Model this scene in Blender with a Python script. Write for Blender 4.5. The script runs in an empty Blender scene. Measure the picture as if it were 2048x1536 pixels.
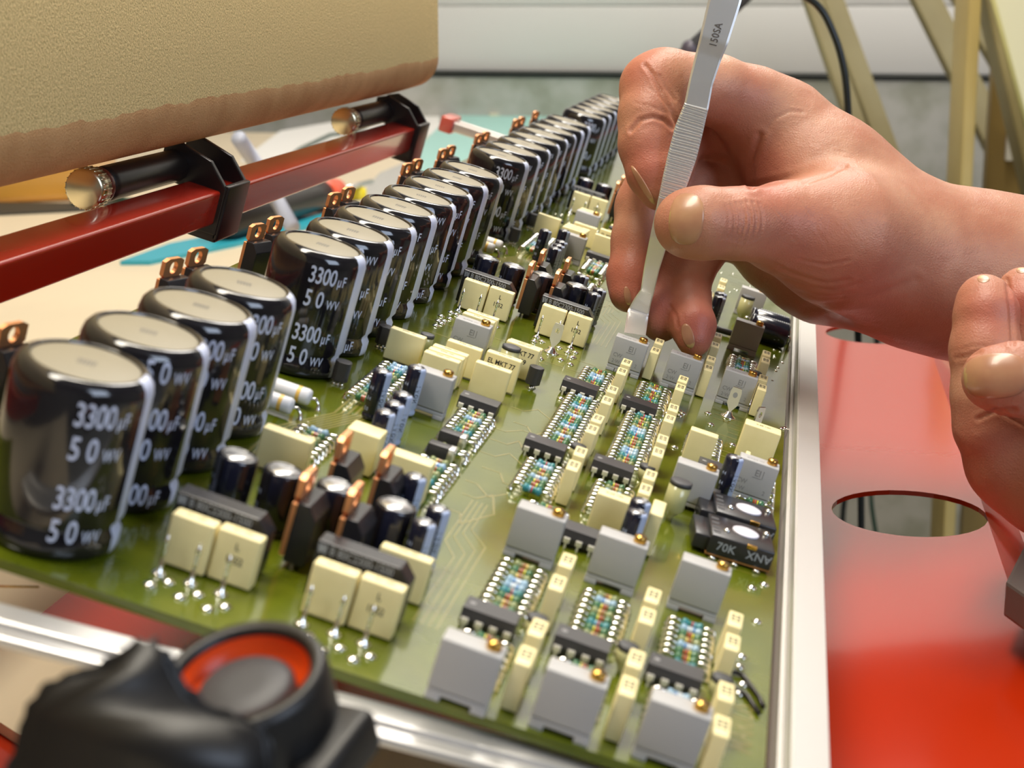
import bpy, bmesh, math, random
import numpy as np
from mathutils import Vector, Matrix
from mathutils.bvhtree import BVHTree
random.seed(7)
rng = np.random.default_rng(7)
S = bpy.context.scene
COL = S.collection
MM = 0.001

# ------------------------------------------------------------------ camera, world, lights
# The board has its own frame in millimetres (x across, y along, z up from the copper side);
# the bench holds it rolled by about 17 degrees about its long axis.
F_PX = 3252.75
RV = (1.80942778, 0.3699256, 0.13798026)
CAM = np.array([82.63738, -216.57954, 106.3827])
def _rot(r):
    r = np.array(r); th = np.linalg.norm(r); k = r / th
    K = np.array([[0, -k[2], k[1]], [k[2], 0, -k[0]], [-k[1], k[0], 0]])
    return np.eye(3) + math.sin(th) * K + (1 - math.cos(th)) * K @ K
RC = _rot(RV)                                   # board axes -> camera (right, down, forward)
_Y = RC[:, 1]; PITCH = math.atan2(-_Y[1], _Y[2])
UP = RC.T @ np.array([0, -math.cos(PITCH), -math.sin(PITCH)])
WR = np.array([[UP[2], 0, -UP[0]], [0, 1, 0], [UP[0], 0, UP[2]]])   # board -> level world
BASE = np.array([0, 0, 0.95])
def W(p):
    return Vector((WR @ np.asarray(p, float) * MM + BASE).tolist())
BW = Matrix.Translation(Vector(BASE.tolist())) @ Matrix(WR.tolist()).to_4x4()
CAMW = np.array(W(CAM)[:])
RW = RC @ WR.T                                  # world axes -> camera
def ray(u, v):
    return RW.T @ np.array([(u - 1024) / F_PX, (v - 768) / F_PX, 1.0])
def at(u, v, d):                                # point seen at u, v at depth d (mm), world metres
    return Vector((CAMW + ray(u, v) * d * MM).tolist())
def atz(u, v, z):                               # ... on the level plane at world height z (m)
    r = ray(u, v); t = (z - CAMW[2]) / r[2]
    return Vector((CAMW + r * t).tolist())
def aty(u, v, y):                               # ... on the upright plane at world y (m)
    r = ray(u, v); t = (y - CAMW[1]) / r[1]
    return Vector((CAMW + r * t).tolist())
def onb(u, v, z=0.0):                           # board coordinates (mm) on the plane z above the board
    d = RC.T @ np.array([(u - 1024) / F_PX, (v - 768) / F_PX, 1.0])
    t = (z - CAM[2]) / d[2]; p = CAM + t * d
    return float(p[0]), float(p[1])

cd = bpy.data.cameras.new('camera'); cam = bpy.data.objects.new('camera', cd); COL.objects.link(cam)
cd.sensor_width = 36.0; cd.lens = F_PX / 2048 * 36.0; cd.clip_start = 0.01; cd.clip_end = 50
m = Matrix([[*RW[0]], [*(-RW[1])], [*(-RW[2])]]).transposed().to_4x4()
m.translation = Vector(CAMW.tolist()); cam.matrix_world = m
cd.dof.use_dof = True; cd.dof.focus_distance = 0.432; cd.dof.aperture_fstop = 31.0; cd.dof.aperture_blades = 0
S.camera = cam
S.view_settings.view_transform = 'Standard'; S.view_settings.look = 'None'
S.view_settings.exposure = -0.28; S.view_settings.gamma = 1.0
S.view_settings.use_curve_mapping = False

wd = bpy.data.worlds.new('world'); S.world = wd; wd.use_nodes = True
wd.node_tree.nodes['Background'].inputs[0].default_value = (0.80, 0.86, 1.0, 1)
wd.node_tree.nodes['Background'].inputs[1].default_value = 0.17

def area(name, loc, aim, w, h, power, color):
    l = bpy.data.lights.new(name, 'AREA'); l.shape = 'RECTANGLE'; l.size = w; l.size_y = h
    l.energy = power; l.color = color
    o = bpy.data.objects.new(name, l); COL.objects.link(o); o.location = loc
    o.rotation_euler = (Vector(aim) - Vector(loc)).to_track_quat('-Z', 'Y').to_euler()
    return o
area('ceiling_tube_light', (-0.05, 0.15, 2.4), (0.0, 0.3, 0.95), 0.30, 1.5, 42, (1.0, 0.92, 0.78))
area('window_daylight', (1.9, -1.1, 1.9), (0.1, 0.2, 0.95), 1.1, 1.1, 32, (0.68, 0.80, 1.0))
area('far_tube_light', (0.3, 1.9, 2.5), (0.1, 1.9, 0.3), 1.6, 0.5, 40, (1.0, 0.95, 0.88))

# ------------------------------------------------------------------ materials
def mat(name, col, rough=0.5, metal=0.0, coat=0.0, sss=0.0, trans=0.0, spec=0.5, bump=None, vary=None, ior=None):
    m = bpy.data.materials.new(name); m.use_nodes = True
    nt = m.node_tree; b = nt.nodes['Principled BSDF']
    b.inputs['Base Color'].default_value = (*col, 1); b.inputs['Roughness'].default_value = rough
    b.inputs['Metallic'].default_value = metal; b.inputs['Coat Weight'].default_value = coat
    b.inputs['Coat Roughness'].default_value = 0.08
    b.inputs['Specular IOR Level'].default_value = spec
    b.inputs['Transmission Weight'].default_value = trans
    if ior: b.inputs['IOR'].default_value = ior
    tc = nt.nodes.new('ShaderNodeTexCoord')
    if vary:                                     # (scale, other colour, low, high)
        n = nt.nodes.new('ShaderNodeTexNoise'); n.inputs['Scale'].default_value = vary[0]; n.inputs['Detail'].default_value = 5
        nt.links.new(tc.outputs['Object'], n.inputs['Vector'])
        r = nt.nodes.new('ShaderNodeValToRGB'); r.color_ramp.elements[0].position = vary[2]; r.color_ramp.elements[1].position = vary[3]
        r.color_ramp.elements[0].color = (*col, 1); r.color_ramp.elements[1].color = (*vary[1], 1)
        nt.links.new(n.outputs['Fac'], r.inputs['Fac']); nt.links.new(r.outputs['Color'], b.inputs['Base Color'])
    if bump:                                     # (scale, distance in m, strength)
        n = nt.nodes.new('ShaderNodeTexNoise'); n.inputs['Scale'].default_value = bump[0]; n.inputs['Detail'].default_value = 4
        nt.links.new(tc.outputs['Object'], n.inputs['Vector'])
        u = nt.nodes.new('ShaderNodeBump'); u.inputs['Distance'].default_value = bump[1]; u.inputs['Strength'].default_value = bump[2]
        nt.links.new(n.outputs['Fac'], u.inputs['Height']); nt.links.new(u.outputs['Normal'], b.inputs['Normal'])
    return m
M = {}
M['board'] = mat('green_solder_mask', (0.128, 0.148, 0.008), 0.16, coat=0.6, vary=(70, (0.072, 0.10, 0.003), 0.35, 0.7), bump=(900, 0.00005, 0.4))
M['boardedge'] = mat('glass_fibre_edge', (0.38, 0.36, 0.16), 0.5)
M['trace'] = mat('masked_copper_trace', (0.22, 0.20, 0.05), 0.22, coat=0.5)
M['pale'] = mat('pale_mask_area', (0.30, 0.34, 0.14), 0.2, coat=0.6, vary=(60, (0.24, 0.29, 0.09), 0.3, 0.7))
M['sleeve'] = mat('black_plastic_sleeve', (0.010, 0.009, 0.012), 0.12, coat=0.5)
M['print'] = mat('white_sleeve_print', (0.60, 0.65, 0.84), 0.35)
M['canTop'] = mat('grey_can_top', (0.29, 0.255, 0.18), 0.5, 0.0)
M['mark'] = mat('grey_stamp_ink', (0.16, 0.15, 0.13), 0.6)
M['alu'] = mat('bare_can_aluminium', (0.85, 0.85, 0.86), 0.28, 0.9)
M['bluestripe'] = mat('blue_grey_stripe_print', (0.42, 0.50, 0.72), 0.35)
M['darksleeve'] = mat('dark_blue_sleeve', (0.012, 0.013, 0.028), 0.18, coat=0.4)
M['cream'] = mat('cream_capacitor_case', (0.92, 0.80, 0.43), 0.42, vary=(200, (0.86, 0.74, 0.38), 0.4, 0.7))
M['ink'] = mat('black_stamp_ink', (0.03, 0.03, 0.03), 0.6)
M['pot'] = mat('grey_trimmer_case', (0.43, 0.425, 0.43), 0.5, bump=(600, 0.00003, 0.5))
M['potgroove'] = mat('trimmer_relief_grey', (0.27, 0.265, 0.27), 0.55)
M['brass'] = mat('brass_screw', (0.72, 0.42, 0.10), 0.25, 1.0)
M['copper'] = mat('copper_tab', (0.80, 0.36, 0.16), 0.38, 0.65)
M['tin'] = mat('bright_tinned_metal', (0.92, 0.90, 0.86), 0.13, 1.0)
M['pintin'] = mat('tinned_chip_legs', (0.88, 0.84, 0.74), 0.35, 0.45)
M['chip'] = mat('black_chip_epoxy', (0.035, 0.033, 0.036), 0.42)
M['epoxy'] = mat('shiny_black_epoxy', (0.022, 0.021, 0.024), 0.25)
M['greyprint'] = mat('grey_chip_print', (0.32, 0.34, 0.38), 0.5)
M['resgreen'] = mat('green_resistor_body', (0.04, 0.15, 0.06), 0.3, coat=0.3)
M['resblue'] = mat('light_blue_resistor_body', (0.28, 0.44, 0.60), 0.3, coat=0.3)
M['restan'] = mat('olive_resistor_body', (0.22, 0.26, 0.10), 0.3, coat=0.3)
M['resteal'] = mat('teal_resistor_body', (0.03, 0.22, 0.26), 0.3, coat=0.3)
M['reswhite'] = mat('white_ceramic_body', (0.72, 0.72, 0.76), 0.4)
for n, c in dict(red=(0.6, 0.02, 0.02), orange=(0.75, 0.22, 0.02), yellow=(0.8, 0.65, 0.03), white=(0.8, 0.8, 0.8), brown=(0.2, 0.06, 0.02), bandblue=(0.03, 0.15, 0.5), gold=(0.8, 0.5, 0.12)).items():
    M[n] = mat(n + '_band_paint', c, 0.35)
M['styro'] = mat('clear_yellow_film_roll', (0.62, 0.60, 0.30), 0.22, trans=0.25, coat=0.4)
M['darkcap'] = mat('dark_end_seal', (0.05, 0.05, 0.055), 0.5)
M['railalu'] = mat('anodised_aluminium', (0.74, 0.72, 0.70), 0.36, 0.6, bump=(300, 0.00001, 0.4))
M['redpaint'] = mat('glossy_red_enamel', (0.40, 0.018, 0.006), 0.22, coat=0.6, bump=(260, 0.00005, 0.3))
M['orange'] = mat('glossy_orange_enamel', (0.42, 0.022, 0.002), 0.16, coat=0.35, bump=(120, 0.00006, 0.25))
M['blackplastic'] = mat('black_moulded_plastic', (0.012, 0.009, 0.008), 0.35)
M['knobblack'] = mat('soft_black_plastic', (0.010, 0.009, 0.009), 0.42, bump=(500, 0.0001, 0.4))
M['ringorange'] = mat('bright_orange_plastic', (0.95, 0.09, 0.01), 0.3)
M['steel'] = mat('brushed_steel', (0.80, 0.79, 0.77), 0.38, 0.85, bump=(400, 0.00001, 0.6))
M['steelink'] = mat('etched_steel_marking', (0.10, 0.09, 0.085), 0.7)
M['chrome'] = mat('chrome_rod', (0.85, 0.83, 0.82), 0.08, 1.0)
M['knurl'] = mat('knurled_nickel', (0.80, 0.72, 0.50), 0.25, 1.0)

def node_skin():
    m = bpy.data.materials.new('skin'); m.use_nodes = True; nt = m.node_tree; b = nt.nodes['Principled BSDF']
    tc = nt.nodes.new('ShaderNodeTexCoord')
    n = nt.nodes.new('ShaderNodeTexNoise'); n.inputs['Scale'].default_value = 55; n.inputs['Detail'].default_value = 6
    nt.links.new(tc.outputs['Object'], n.inputs['Vector'])
    r = nt.nodes.new('ShaderNodeValToRGB')
    r.color_ramp.elements[0].position = 0.32; r.color_ramp.elements[0].color = (0.42, 0.175, 0.108, 1)
    r.color_ramp.elements[1].position = 0.68; r.color_ramp.elements[1].color = (0.53, 0.285, 0.185, 1)
    nt.links.new(n.outputs['Fac'], r.inputs['Fac'])
    at_ = nt.nodes.new('ShaderNodeAttribute'); at_.attribute_name = 'blush'
    mx = nt.nodes.new('ShaderNodeMix'); mx.data_type = 'RGBA'
    mx.inputs[7].default_value = (0.44, 0.115, 0.08, 1)
    nt.links.new(at_.outputs['Fac'], mx.inputs[0]); nt.links.new(r.outputs['Color'], mx.inputs[6])
    nt.links.new(mx.outputs[2], b.inputs['Base Color'])
    b.inputs['Roughness'].default_value = 0.46; b.inputs['Specular IOR Level'].default_value = 0.4
    b.inputs['Subsurface Weight'].default_value = 0.25; b.inputs['Subsurface Radius'].default_value = (1.0, 0.3, 0.15)
    b.inputs['Subsurface Scale'].default_value = 0.003
    v = nt.nodes.new('ShaderNodeTexVoronoi'); v.inputs['Scale'].default_value = 1300; v.feature = 'DISTANCE_TO_EDGE'
    nt.links.new(tc.outputs['Object'], v.inputs['Vector'])
    n2 = nt.nodes.new('ShaderNodeTexNoise'); n2.inputs['Scale'].default_value = 260; n2.inputs['Detail'].default_value = 5
    nt.links.new(tc.outputs['Object'], n2.inputs['Vector'])
    u1 = nt.nodes.new('ShaderNodeBump'); u1.inputs['Distance'].default_value = 0.00012; u1.inputs['Strength'].default_value = 0.8
    u2 = nt.nodes.new('ShaderNodeBump'); u2.inputs['Distance'].default_value = 0.0007; u2.inputs['Strength'].default_value = 0.35
    nt.links.new(v.outputs['Distance'], u1.inputs['Height']); nt.links.new(n2.outputs['Fac'], u2.inputs['Height'])
    nt.links.new(u1.outputs['Normal'], u2.inputs['Normal']); nt.links.new(u2.outputs['Normal'], b.inputs['Normal'])
    return m
M['skin'] = node_skin()
M['nail'] = mat('fingernail', (0.42, 0.20, 0.115), 0.3, coat=0.2, vary=(140, (0.48, 0.26, 0.14), 0.4, 0.7))
M['nailedge'] = mat('fingernail_free_edge', (0.52, 0.36, 0.15), 0.35)

# ------------------------------------------------------------------ mesh builder (millimetres in, metres out)
class MB:
    def __init__(s): s.v = []; s.f = []; s.m = []; s.mats = []; s.sm = []
    def mi(s, m):
        if m not in s.mats: s.mats.append(m)
        return s.mats.index(m)
    def add(s, vs, fs, m, smooth=False):
        o = len(s.v); k = s.mi(m); s.v += [tuple(map(float, v)) for v in vs]
        for f in fs: s.f.append(tuple(i + o for i in f)); s.m.append(k); s.sm.append(smooth)
        return s
    def bm(s, b, m, smooth=False):
        b.verts.index_update(); vs = [v.co[:] for v in b.verts]; fs = [[v.index for v in f.verts] for f in b.faces]
        b.free(); return s.add(vs, fs, m, smooth)
    def box(s, x0, x1, y0, y1, z0, z1, m, bev=0.0, seg=2, rz=0.0):
        b = bmesh.new(); bmesh.ops.create_cube(b, size=1)
        for v in b.verts: v.co = Vector(((x0 + x1) / 2 + v.co.x * (x1 - x0), (y0 + y1) / 2 + v.co.y * (y1 - y0), (z0 + z1) / 2 + v.co.z * (z1 - z0)))
        if bev: bmesh.ops.bevel(b, geom=b.edges[:], offset=bev, segments=seg, affect='EDGES', profile=0.6)
        return s.bm(b, m, bool(bev) and seg > 1)
    def prism(s, pts, a, b_, m, axis='y', bev=0.0, smooth=False, seg=2):
        # pts in the plane across the axis; extruded from a to b_
        n = len(pts); bb = bmesh.new(); put = {'y': lambda p, t: (p[0], t, p[1]), 'x': lambda p, t: (t, p[0], p[1]), 'z': lambda p, t: (p[0], p[1], t)}[axis]
        lo = [bb.verts.new(put(p, a)) for p in pts]; hi = [bb.verts.new(put(p, b_)) for p in pts]
        bb.faces.new(lo); bb.faces.new(hi[::-1])
        for i in range(n): bb.faces.new((lo[i], hi[i], hi[(i + 1) % n], lo[(i + 1) % n]))
        bmesh.ops.recalc_face_normals(bb, faces=bb.faces[:])
        if bev: bmesh.ops.bevel(bb, geom=bb.edges[:], offset=bev, segments=seg, affect='EDGES', profile=0.6)
        return s.bm(bb, m, smooth)
    def lathe(s, prof, m, c=(0, 0, 0), ax='z', n=28, smooth=True, capb=True, capt=True, frame=None):
        vs = []; fs = []
        for r, z in prof:
            for i in range(n):
                t = 2 * math.pi * i / n; p = (r * math.cos(t), r * math.sin(t), z)
                if ax == 'x': p = (p[2], p[0], p[1])
                if ax == 'y': p = (p[1], p[2], p[0])
                if frame is not None:
                    q = frame @ Vector(p); p = q[:]
                vs.append((p[0] + c[0], p[1] + c[1], p[2] + c[2]))
        for j in range(len(prof) - 1):
            for i in range(n):
                a = j * n + i; b = j * n + (i + 1) % n; fs.append((a, b, b + n, a + n))
        if capb: fs.append(tuple(range(n))[::-1])
        if capt: fs.append(tuple(range((len(prof) - 1) * n, len(prof) * n)))
        return s.add(vs, fs, m, smooth)
    def tube(s, pts, r, m, n=7, caps=True):
        pts = [Vector(p) for p in pts]; rs = r if isinstance(r, (list, tuple)) else [r] * len(pts)
        vs = []; fs = []; up = Vector((0.3, 0.2, 0.93))
        for i, p in enumerate(pts):
            t = (pts[min(i + 1, len(pts) - 1)] - pts[max(i - 1, 0)]).normalized()
            a = t.cross(up)
            if a.length < 1e-3: a = t.cross(Vector((1, 0, 0)))
            a.normalize(); b = t.cross(a); up = up if abs(t.dot(up)) < 0.95 else a
            for k in range(n):
                q = 2 * math.pi * k / n; vs.append(p + (a * math.cos(q) + b * math.sin(q)) * rs[i])
        for i in range(len(pts) - 1):
            for k in range(n):
                a = i * n + k; b = i * n + (k + 1) % n; fs.append((a, b, b + n, a + n))
        if caps: fs += [tuple(range(n))[::-1], tuple(range((len(pts) - 1) * n, len(pts) * n))]
        return s.add([v[:] for v in vs], fs, m, True)
    def ball(s, c, r, m, sz=1.0, n=10):
        prof = [(max(1e-3, r * math.sin(math.pi * i / 8)), -r * sz * math.cos(math.pi * i / 8)) for i in range(9)]
        return s.lathe(prof, m, c=c, n=n)
    def text(s, txt, h, m, fn, sx=1.0, gap=1.0):
        v, f = text2d(txt, h, sx, gap); return s.add([fn(x, y) for x, y in v], f, m)
    def build(s, name, parent=None, mw=None, unit=MM):
        me = bpy.data.meshes.new(name); me.from_pydata([(x * unit, y * unit, z * unit) for x, y, z in s.v], [], s.f)
        for mm_ in s.mats: me.materials.append(M[mm_] if isinstance(mm_, str) else mm_)
        me.polygons.foreach_set('material_index', s.m); me.polygons.foreach_set('use_smooth', s.sm); me.update()
        o = bpy.data.objects.new(name, me); COL.objects.link(o)
        if parent is not None: o.parent = parent
        if mw is not None: o.matrix_world = mw
        return o

_tc = {}
def text2d(txt, h, sx=1.0, gap=1.0):
    key = (txt, round(gap, 2))
    if key not in _tc:
        cu = bpy.data.curves.new('t', 'FONT'); cu.body = txt; cu.size = 1.0; cu.space_character = gap; cu.resolution_u = 3
        cu.align_x = 'CENTER'; cu.align_y = 'CENTER'; cu.offset = 0.014
        o = bpy.data.objects.new('t', cu); COL.objects.link(o); dg = bpy.context.evaluated_depsgraph_get(); dg.update()
        me = bpy.data.meshes.new_from_object(o.evaluated_get(dg)); v = np.array([q.co[:2] for q in me.vertices]); f = [tuple(p.vertices) for p in me.polygons]
        bpy.data.objects.remove(o); bpy.data.curves.remove(cu); bpy.data.meshes.remove(me)
        v[:, 1] -= (v[:, 1].max() + v[:, 1].min()) / 2; v[:, 0] -= (v[:, 0].max() + v[:, 0].min()) / 2
        _tc[key] = (v / 0.72, f)
    v, f = _tc[key]; return [(a * h * sx, b * h) for a, b in v], f

def tag(o, label=None, cat=None, group=None, kind=None):
    if label: o['label'] = label
    if cat: o['category'] = cat
    if group: o['group'] = group
    if kind: o['kind'] = kind
    return o
def empty(name, mw=None):
    o = bpy.data.objects.new(name, None); o.empty_display_size = 0.004; COL.objects.link(o)
    if mw is not None: o.matrix_world = mw
    return o
def bmat(x, y, z=0.0, rz=0.0, rx=0.0, ry=0.0):
    return BW @ Matrix.Translation(Vector((x, y, z)) * MM) @ Matrix.Rotation(rz, 4, 'Z') @ Matrix.Rotation(rx, 4, 'X') @ Matrix.Rotation(ry, 4, 'Y')
_kids = {}
def dup(root, mw):
    r = root.copy(); COL.objects.link(r); r.matrix_world = mw
    for ch in list(root.children):
        c = ch.copy(); COL.objects.link(c); c.parent = r
        for g in ch.children:
            d = g.copy(); COL.objects.link(d); d.parent = c
    return r
_used = set()
def put(proto, mw, label, cat, group=None):
    if proto.name not in _used:
        _used.add(proto.name); proto.matrix_world = mw; o = proto
    else:
        o = dup(proto, mw)
    return tag(o, label, cat, group)
ORD = ['first', 'second', 'third', 'fourth', 'fifth', 'sixth', 'seventh', 'eighth', 'ninth', 'tenth', 'eleventh', 'twelfth', 'thirteenth', 'fourteenth', 'fifteenth', 'sixteenth']
PER = 212.5
STRETCH = ['near', 'middle', 'far']

# ------------------------------------------------------------------ SETTING
def struct(o, name=None): o['kind'] = 'structure'; return o
FLOORZ, TABLEZ = 0.0, 0.95 - 0.105
YW = CAMW[1] + 2.55 * 1.0
concrete = mat('grey_concrete', (0.46, 0.45, 0.41), 0.85, vary=(16, (0.33, 0.33, 0.27), 0.42, 0.62), bump=(60, 0.002, 0.4))
whitedoor = mat('off_white_door_panel', (0.66, 0.64, 0.61), 0.45, bump=(20, 0.001, 0.1))
seal = mat('black_rubber_seal', (0.012, 0.014, 0.010), 0.6)
wallm = mat('painted_wall', (0.33, 0.32, 0.30), 0.7)
zb = aty(1024, 149, YW).z
b = MB(); b.box(-3, 3, -2.5, YW + 0.15, -0.1, 0, concrete); struct(b.build('floor', unit=1))
b = MB(); b.box(-3, 3, YW, YW + 0.12, 0, zb - 0.005, concrete); struct(b.build('wall_back', unit=1))
b = MB()                                        # sectional door above the concrete footing: panels with shallow grooves
pz = [zb + 0.004, zb + 0.105, zb + 0.32, zb + 0.72, zb + 1.12, 2.6]
for i in range(5):
    b.box(-3, 3, YW + 0.012, YW + 0.06, pz[i] + 0.0005, pz[i + 1] - 0.0005, whitedoor, 0.002)
b.box(-3, 3, YW + 0.02, YW + 0.05, pz[0], 2.6, whitedoor)
struct(b.build('door_1', unit=1))
b = MB(); b.box(-3, 3, YW - 0.006, YW + 0.05, zb - 0.002, zb + 0.005, seal, 0.003); struct(b.build('trim_1', unit=1))
b = MB(); b.box(-3.1, -3, -2.5, YW, 0, 2.6, wallm); struct(b.build('wall_left', unit=1))
b = MB(); b.box(3, 3.1, -2.5, YW, 0, 2.6, wallm); struct(b.build('wall_right', unit=1))
b = MB(); b.box(-3, 3, -2.6, -2.5, 0, 2.6, wallm); struct(b.build('wall_front', unit=1))
b = MB(); b.box(-3, 3, -2.5, YW, 2.6, 2.7, wallm); struct(b.build('ceiling', unit=1))

# ------------------------------------------------------------------ TABLE, TRAY, HOLDER
def atx(u, v, x):
    r = ray(u, v); t = (x - CAMW[0]) / r[0]
    return Vector((CAMW + r * t).tolist())
def onx(u, v, x):                               # board y, z on the board plane x
    d = RC.T @ np.array([(u - 1024) / F_PX, (v - 768) / F_PX, 1.0]); t = (x - CAM[0]) / d[0]; p = CAM + t * d
    return float(p[1]), float(p[2])
beige = mat('beige_laminate', (0.72, 0.60, 0.42), 0.42, vary=(9, (0.68, 0.57, 0.40), 0.4, 0.6))
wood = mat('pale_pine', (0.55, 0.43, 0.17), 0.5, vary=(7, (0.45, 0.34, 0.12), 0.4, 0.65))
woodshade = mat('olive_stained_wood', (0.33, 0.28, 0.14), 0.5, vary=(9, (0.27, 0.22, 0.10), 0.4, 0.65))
ply = mat('yellowish_white_panel', (0.86, 0.82, 0.55), 0.4)

tx1 = 0.055                                     # right edge of the table; the tray reaches out over it
tb = empty('work_table', Matrix.Translation((0, 0, 0)))
tag(tb, 'beige topped work table under the red circuit board holder', 'table')
b = MB(); b.box(-1.3, tx1, -0.55, 2.0, TABLEZ - 0.03, TABLEZ, beige, 0.004); b.build('tabletop', tb, unit=1)
for x in (-1.2, tx1 - 0.09):
    for y in (-0.45, 1.9):
        b = MB(); b.box(x, x + 0.06, y, y + 0.06, 0, TABLEZ - 0.0301, wood, 0.003); b.build('leg', tb, unit=1)

# orange pan: flat floor with round holes and a raised flange, running along under the board
TZ = 0.95 - 0.070
e0 = atz(1977, 1045, TZ); x_r = e0.x
ho = [atz(1818, 1025, TZ), atz(1765, 668, TZ)]
hr = (atz(1974, 1033, TZ) - atz(1662, 1012, TZ)).length / 2
y0p = atz(1024, 1640, TZ).y; x_l = -0.072
per = ho[1].y - ho[0].y
def pan():
    bm = bmesh.new(); T = 0.0015; n = 32
    y1p = ho[1].y + per * 1.5; cx = ho[0].x
    ys = [y0p]; cells = []
    c = ho[0].y
    while c - per > y0p + hr: c -= per
    hc = []
    while c + hr < y1p - 0.01: hc.append(c); c += per
    edges = [y0p] + [(hc[i] + hc[i + 1]) / 2 for i in range(len(hc) - 1)] + [y1p]
    V = {}
    def vt(x, y, z):
        k = (round(x, 6), round(y, 6), round(z, 6))
        if k not in V: V[k] = bm.verts.new((x, y, z))
        return V[k]
    xa, xb = cx - hr - 0.006, cx + hr + 0.004
    for i, hcy in enumerate(hc):
        ya, yb = edges[i], edges[i + 1]
        bm.faces.new([vt(x_l, ya, TZ), vt(xa, ya, TZ), vt(xa, yb, TZ), vt(x_l, yb, TZ)])
        if xb < x_r: bm.faces.new([vt(xb, ya, TZ), vt(x_r, ya, TZ), vt(x_r, yb, TZ), vt(xb, yb, TZ)])
        def sq(t):
            dx, dy = math.cos(t), math.sin(t)
            hx = (xb - cx) if dx > 0 else (cx - xa); hy = (yb - hcy) if dy > 0 else (hcy - ya)
            k = min(hx / abs(dx) if abs(dx) > 1e-9 else 1e9, hy / abs(dy) if abs(dy) > 1e-9 else 1e9)
            return cx + dx * k, hcy + dy * k
        ang = sorted(set([2 * math.pi * j / n for j in range(n)] + [math.atan2(sy * ((yb - hcy) if sy > 0 else (hcy - ya)), sx * ((xb - cx) if sx > 0 else (cx - xa))) % (2 * math.pi) for sx in (-1, 1) for sy in (-1, 1)]))
        for j in range(len(ang)):
            a0, a1 = ang[j], ang[(j + 1) % len(ang)]
            p0, p1 = sq(a0), sq(a1)
            bm.faces.new([vt(cx + hr * math.cos(a0), hcy + hr * math.sin(a0), TZ), vt(*p0, TZ), vt(*p1, TZ), vt(cx + hr * math.cos(a1), hcy + hr * math.sin(a1), TZ)])
    # flange: up, out and down again
    prof = [(x_r, TZ), (x_r + 0.004, TZ + 0.009), (x_r + 0.024, TZ + 0.010), (x_r + 0.026, TZ - 0.03)]
    for k in range(3):
        (xa_, za_), (xb_, zb_) = prof[k], prof[k + 1]
        bm.faces.new([vt(xa_, y0p, za_), vt(xb_, y0p, zb_), vt(xb_, y1p, zb_), vt(xa_, y1p, za_)])
    bm.faces.new([vt(x_l, y0p, TZ), vt(x_l, y1p, TZ), vt(x_l, y1p, TZ - 0.0349), vt(x_l, y0p, TZ - 0.0349)])
    bmesh.ops.recalc_face_normals(bm, faces=bm.faces[:])
    me = bpy.data.meshes.new('holder_tray'); bm.to_mesh(me); bm.free(); me.materials.append(M['orange'])
    o = bpy.data.objects.new('holder_tray', me); COL.objects.link(o)
    sol = o.modifiers.new('s', 'SOLIDIFY'); sol.thickness = 0.0015; sol.offset = -1
    return o
tag(pan(), 'glossy orange metal tray with oval holes under the circuit board', 'tray')

def lineobj(name, p, q, prof, matname, cross=None):
    """a bar from p to q (world) with a profile of (side, up) points in metres"""
    p, q = Vector(p), Vector(q); d = (q - p).normalized(); up = Vector((BW.to_3x3() @ Vector((0, 0, 1)))[:]) if cross is None else cross
    s = d.cross(up).normalized(); u2 = s.cross(d).normalized()
    fr = Matrix((s, d, u2)).transposed().to_4x4(); fr.translation = p
    mb = MB(); mb.prism(prof, 0, (q - p).length, matname, 'y', bev=0.0006, seg=2)
    return mb.build(name, mw=fr, unit=1)
# right-hand aluminium rail
def bp3(x, y, z): return W((x, y, z))
def rail_prism(name, P0, P1, za, zb_, y0, y1, mt):
    # P0, P1: two board points (x, y) on the inner line and on the outer line
    f = lambda P, y: P[0][0] + (P[1][0] - P[0][0]) * (y - P[0][1]) / (P[1][1] - P[0][1])
    mb = MB(); bb = bmesh.new(); q = [(f(P0, y0), y0), (f(P1, y0), y0), (f(P1, y1), y1), (f(P0, y1), y1)]
    lo = [bb.verts.new((x, y, za)) for x, y in q]; hi = [bb.verts.new((x, y, zb_)) for x, y in q]
    bb.faces.new(lo[::-1]); bb.faces.new(hi)
    for i in range(4): bb.faces.new((lo[i], lo[(i + 1) % 4], hi[(i + 1) % 4], hi[i]))
    bmesh.ops.bevel(bb, geom=bb.edges[:], offset=0.35, segments=2, affect='EDGES')
    mb.bm(bb, mt); return mb
zt = 5.0
PI_ = [onb(1584, 1433, zt), onb(1596, 800, zt)]; PO_ = [onb(1658, 1433, zt), onb(1637, 800, zt)]
r = empty('holder_rail', BW.copy()); tag(r, 'silver aluminium rail along the long right edge of the circuit board', 'rail', None)
mb = rail_prism('rail_bar', PI_, PO_, -6, zt, -40, 640, 'railalu'); mb.build('rail_bar', r)
PB = [(PI_[0][0] - 0.9, PI_[0][1]), (PI_[1][0] - 0.9, PI_[1][1])]
mb = rail_prism('inner_lip', PB, [(p_[0] + 0.8, p_[1]) for p_ in PB], -5, 1.4, -14, 640, 'railalu'); mb.build('inner_lip', r)
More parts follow.
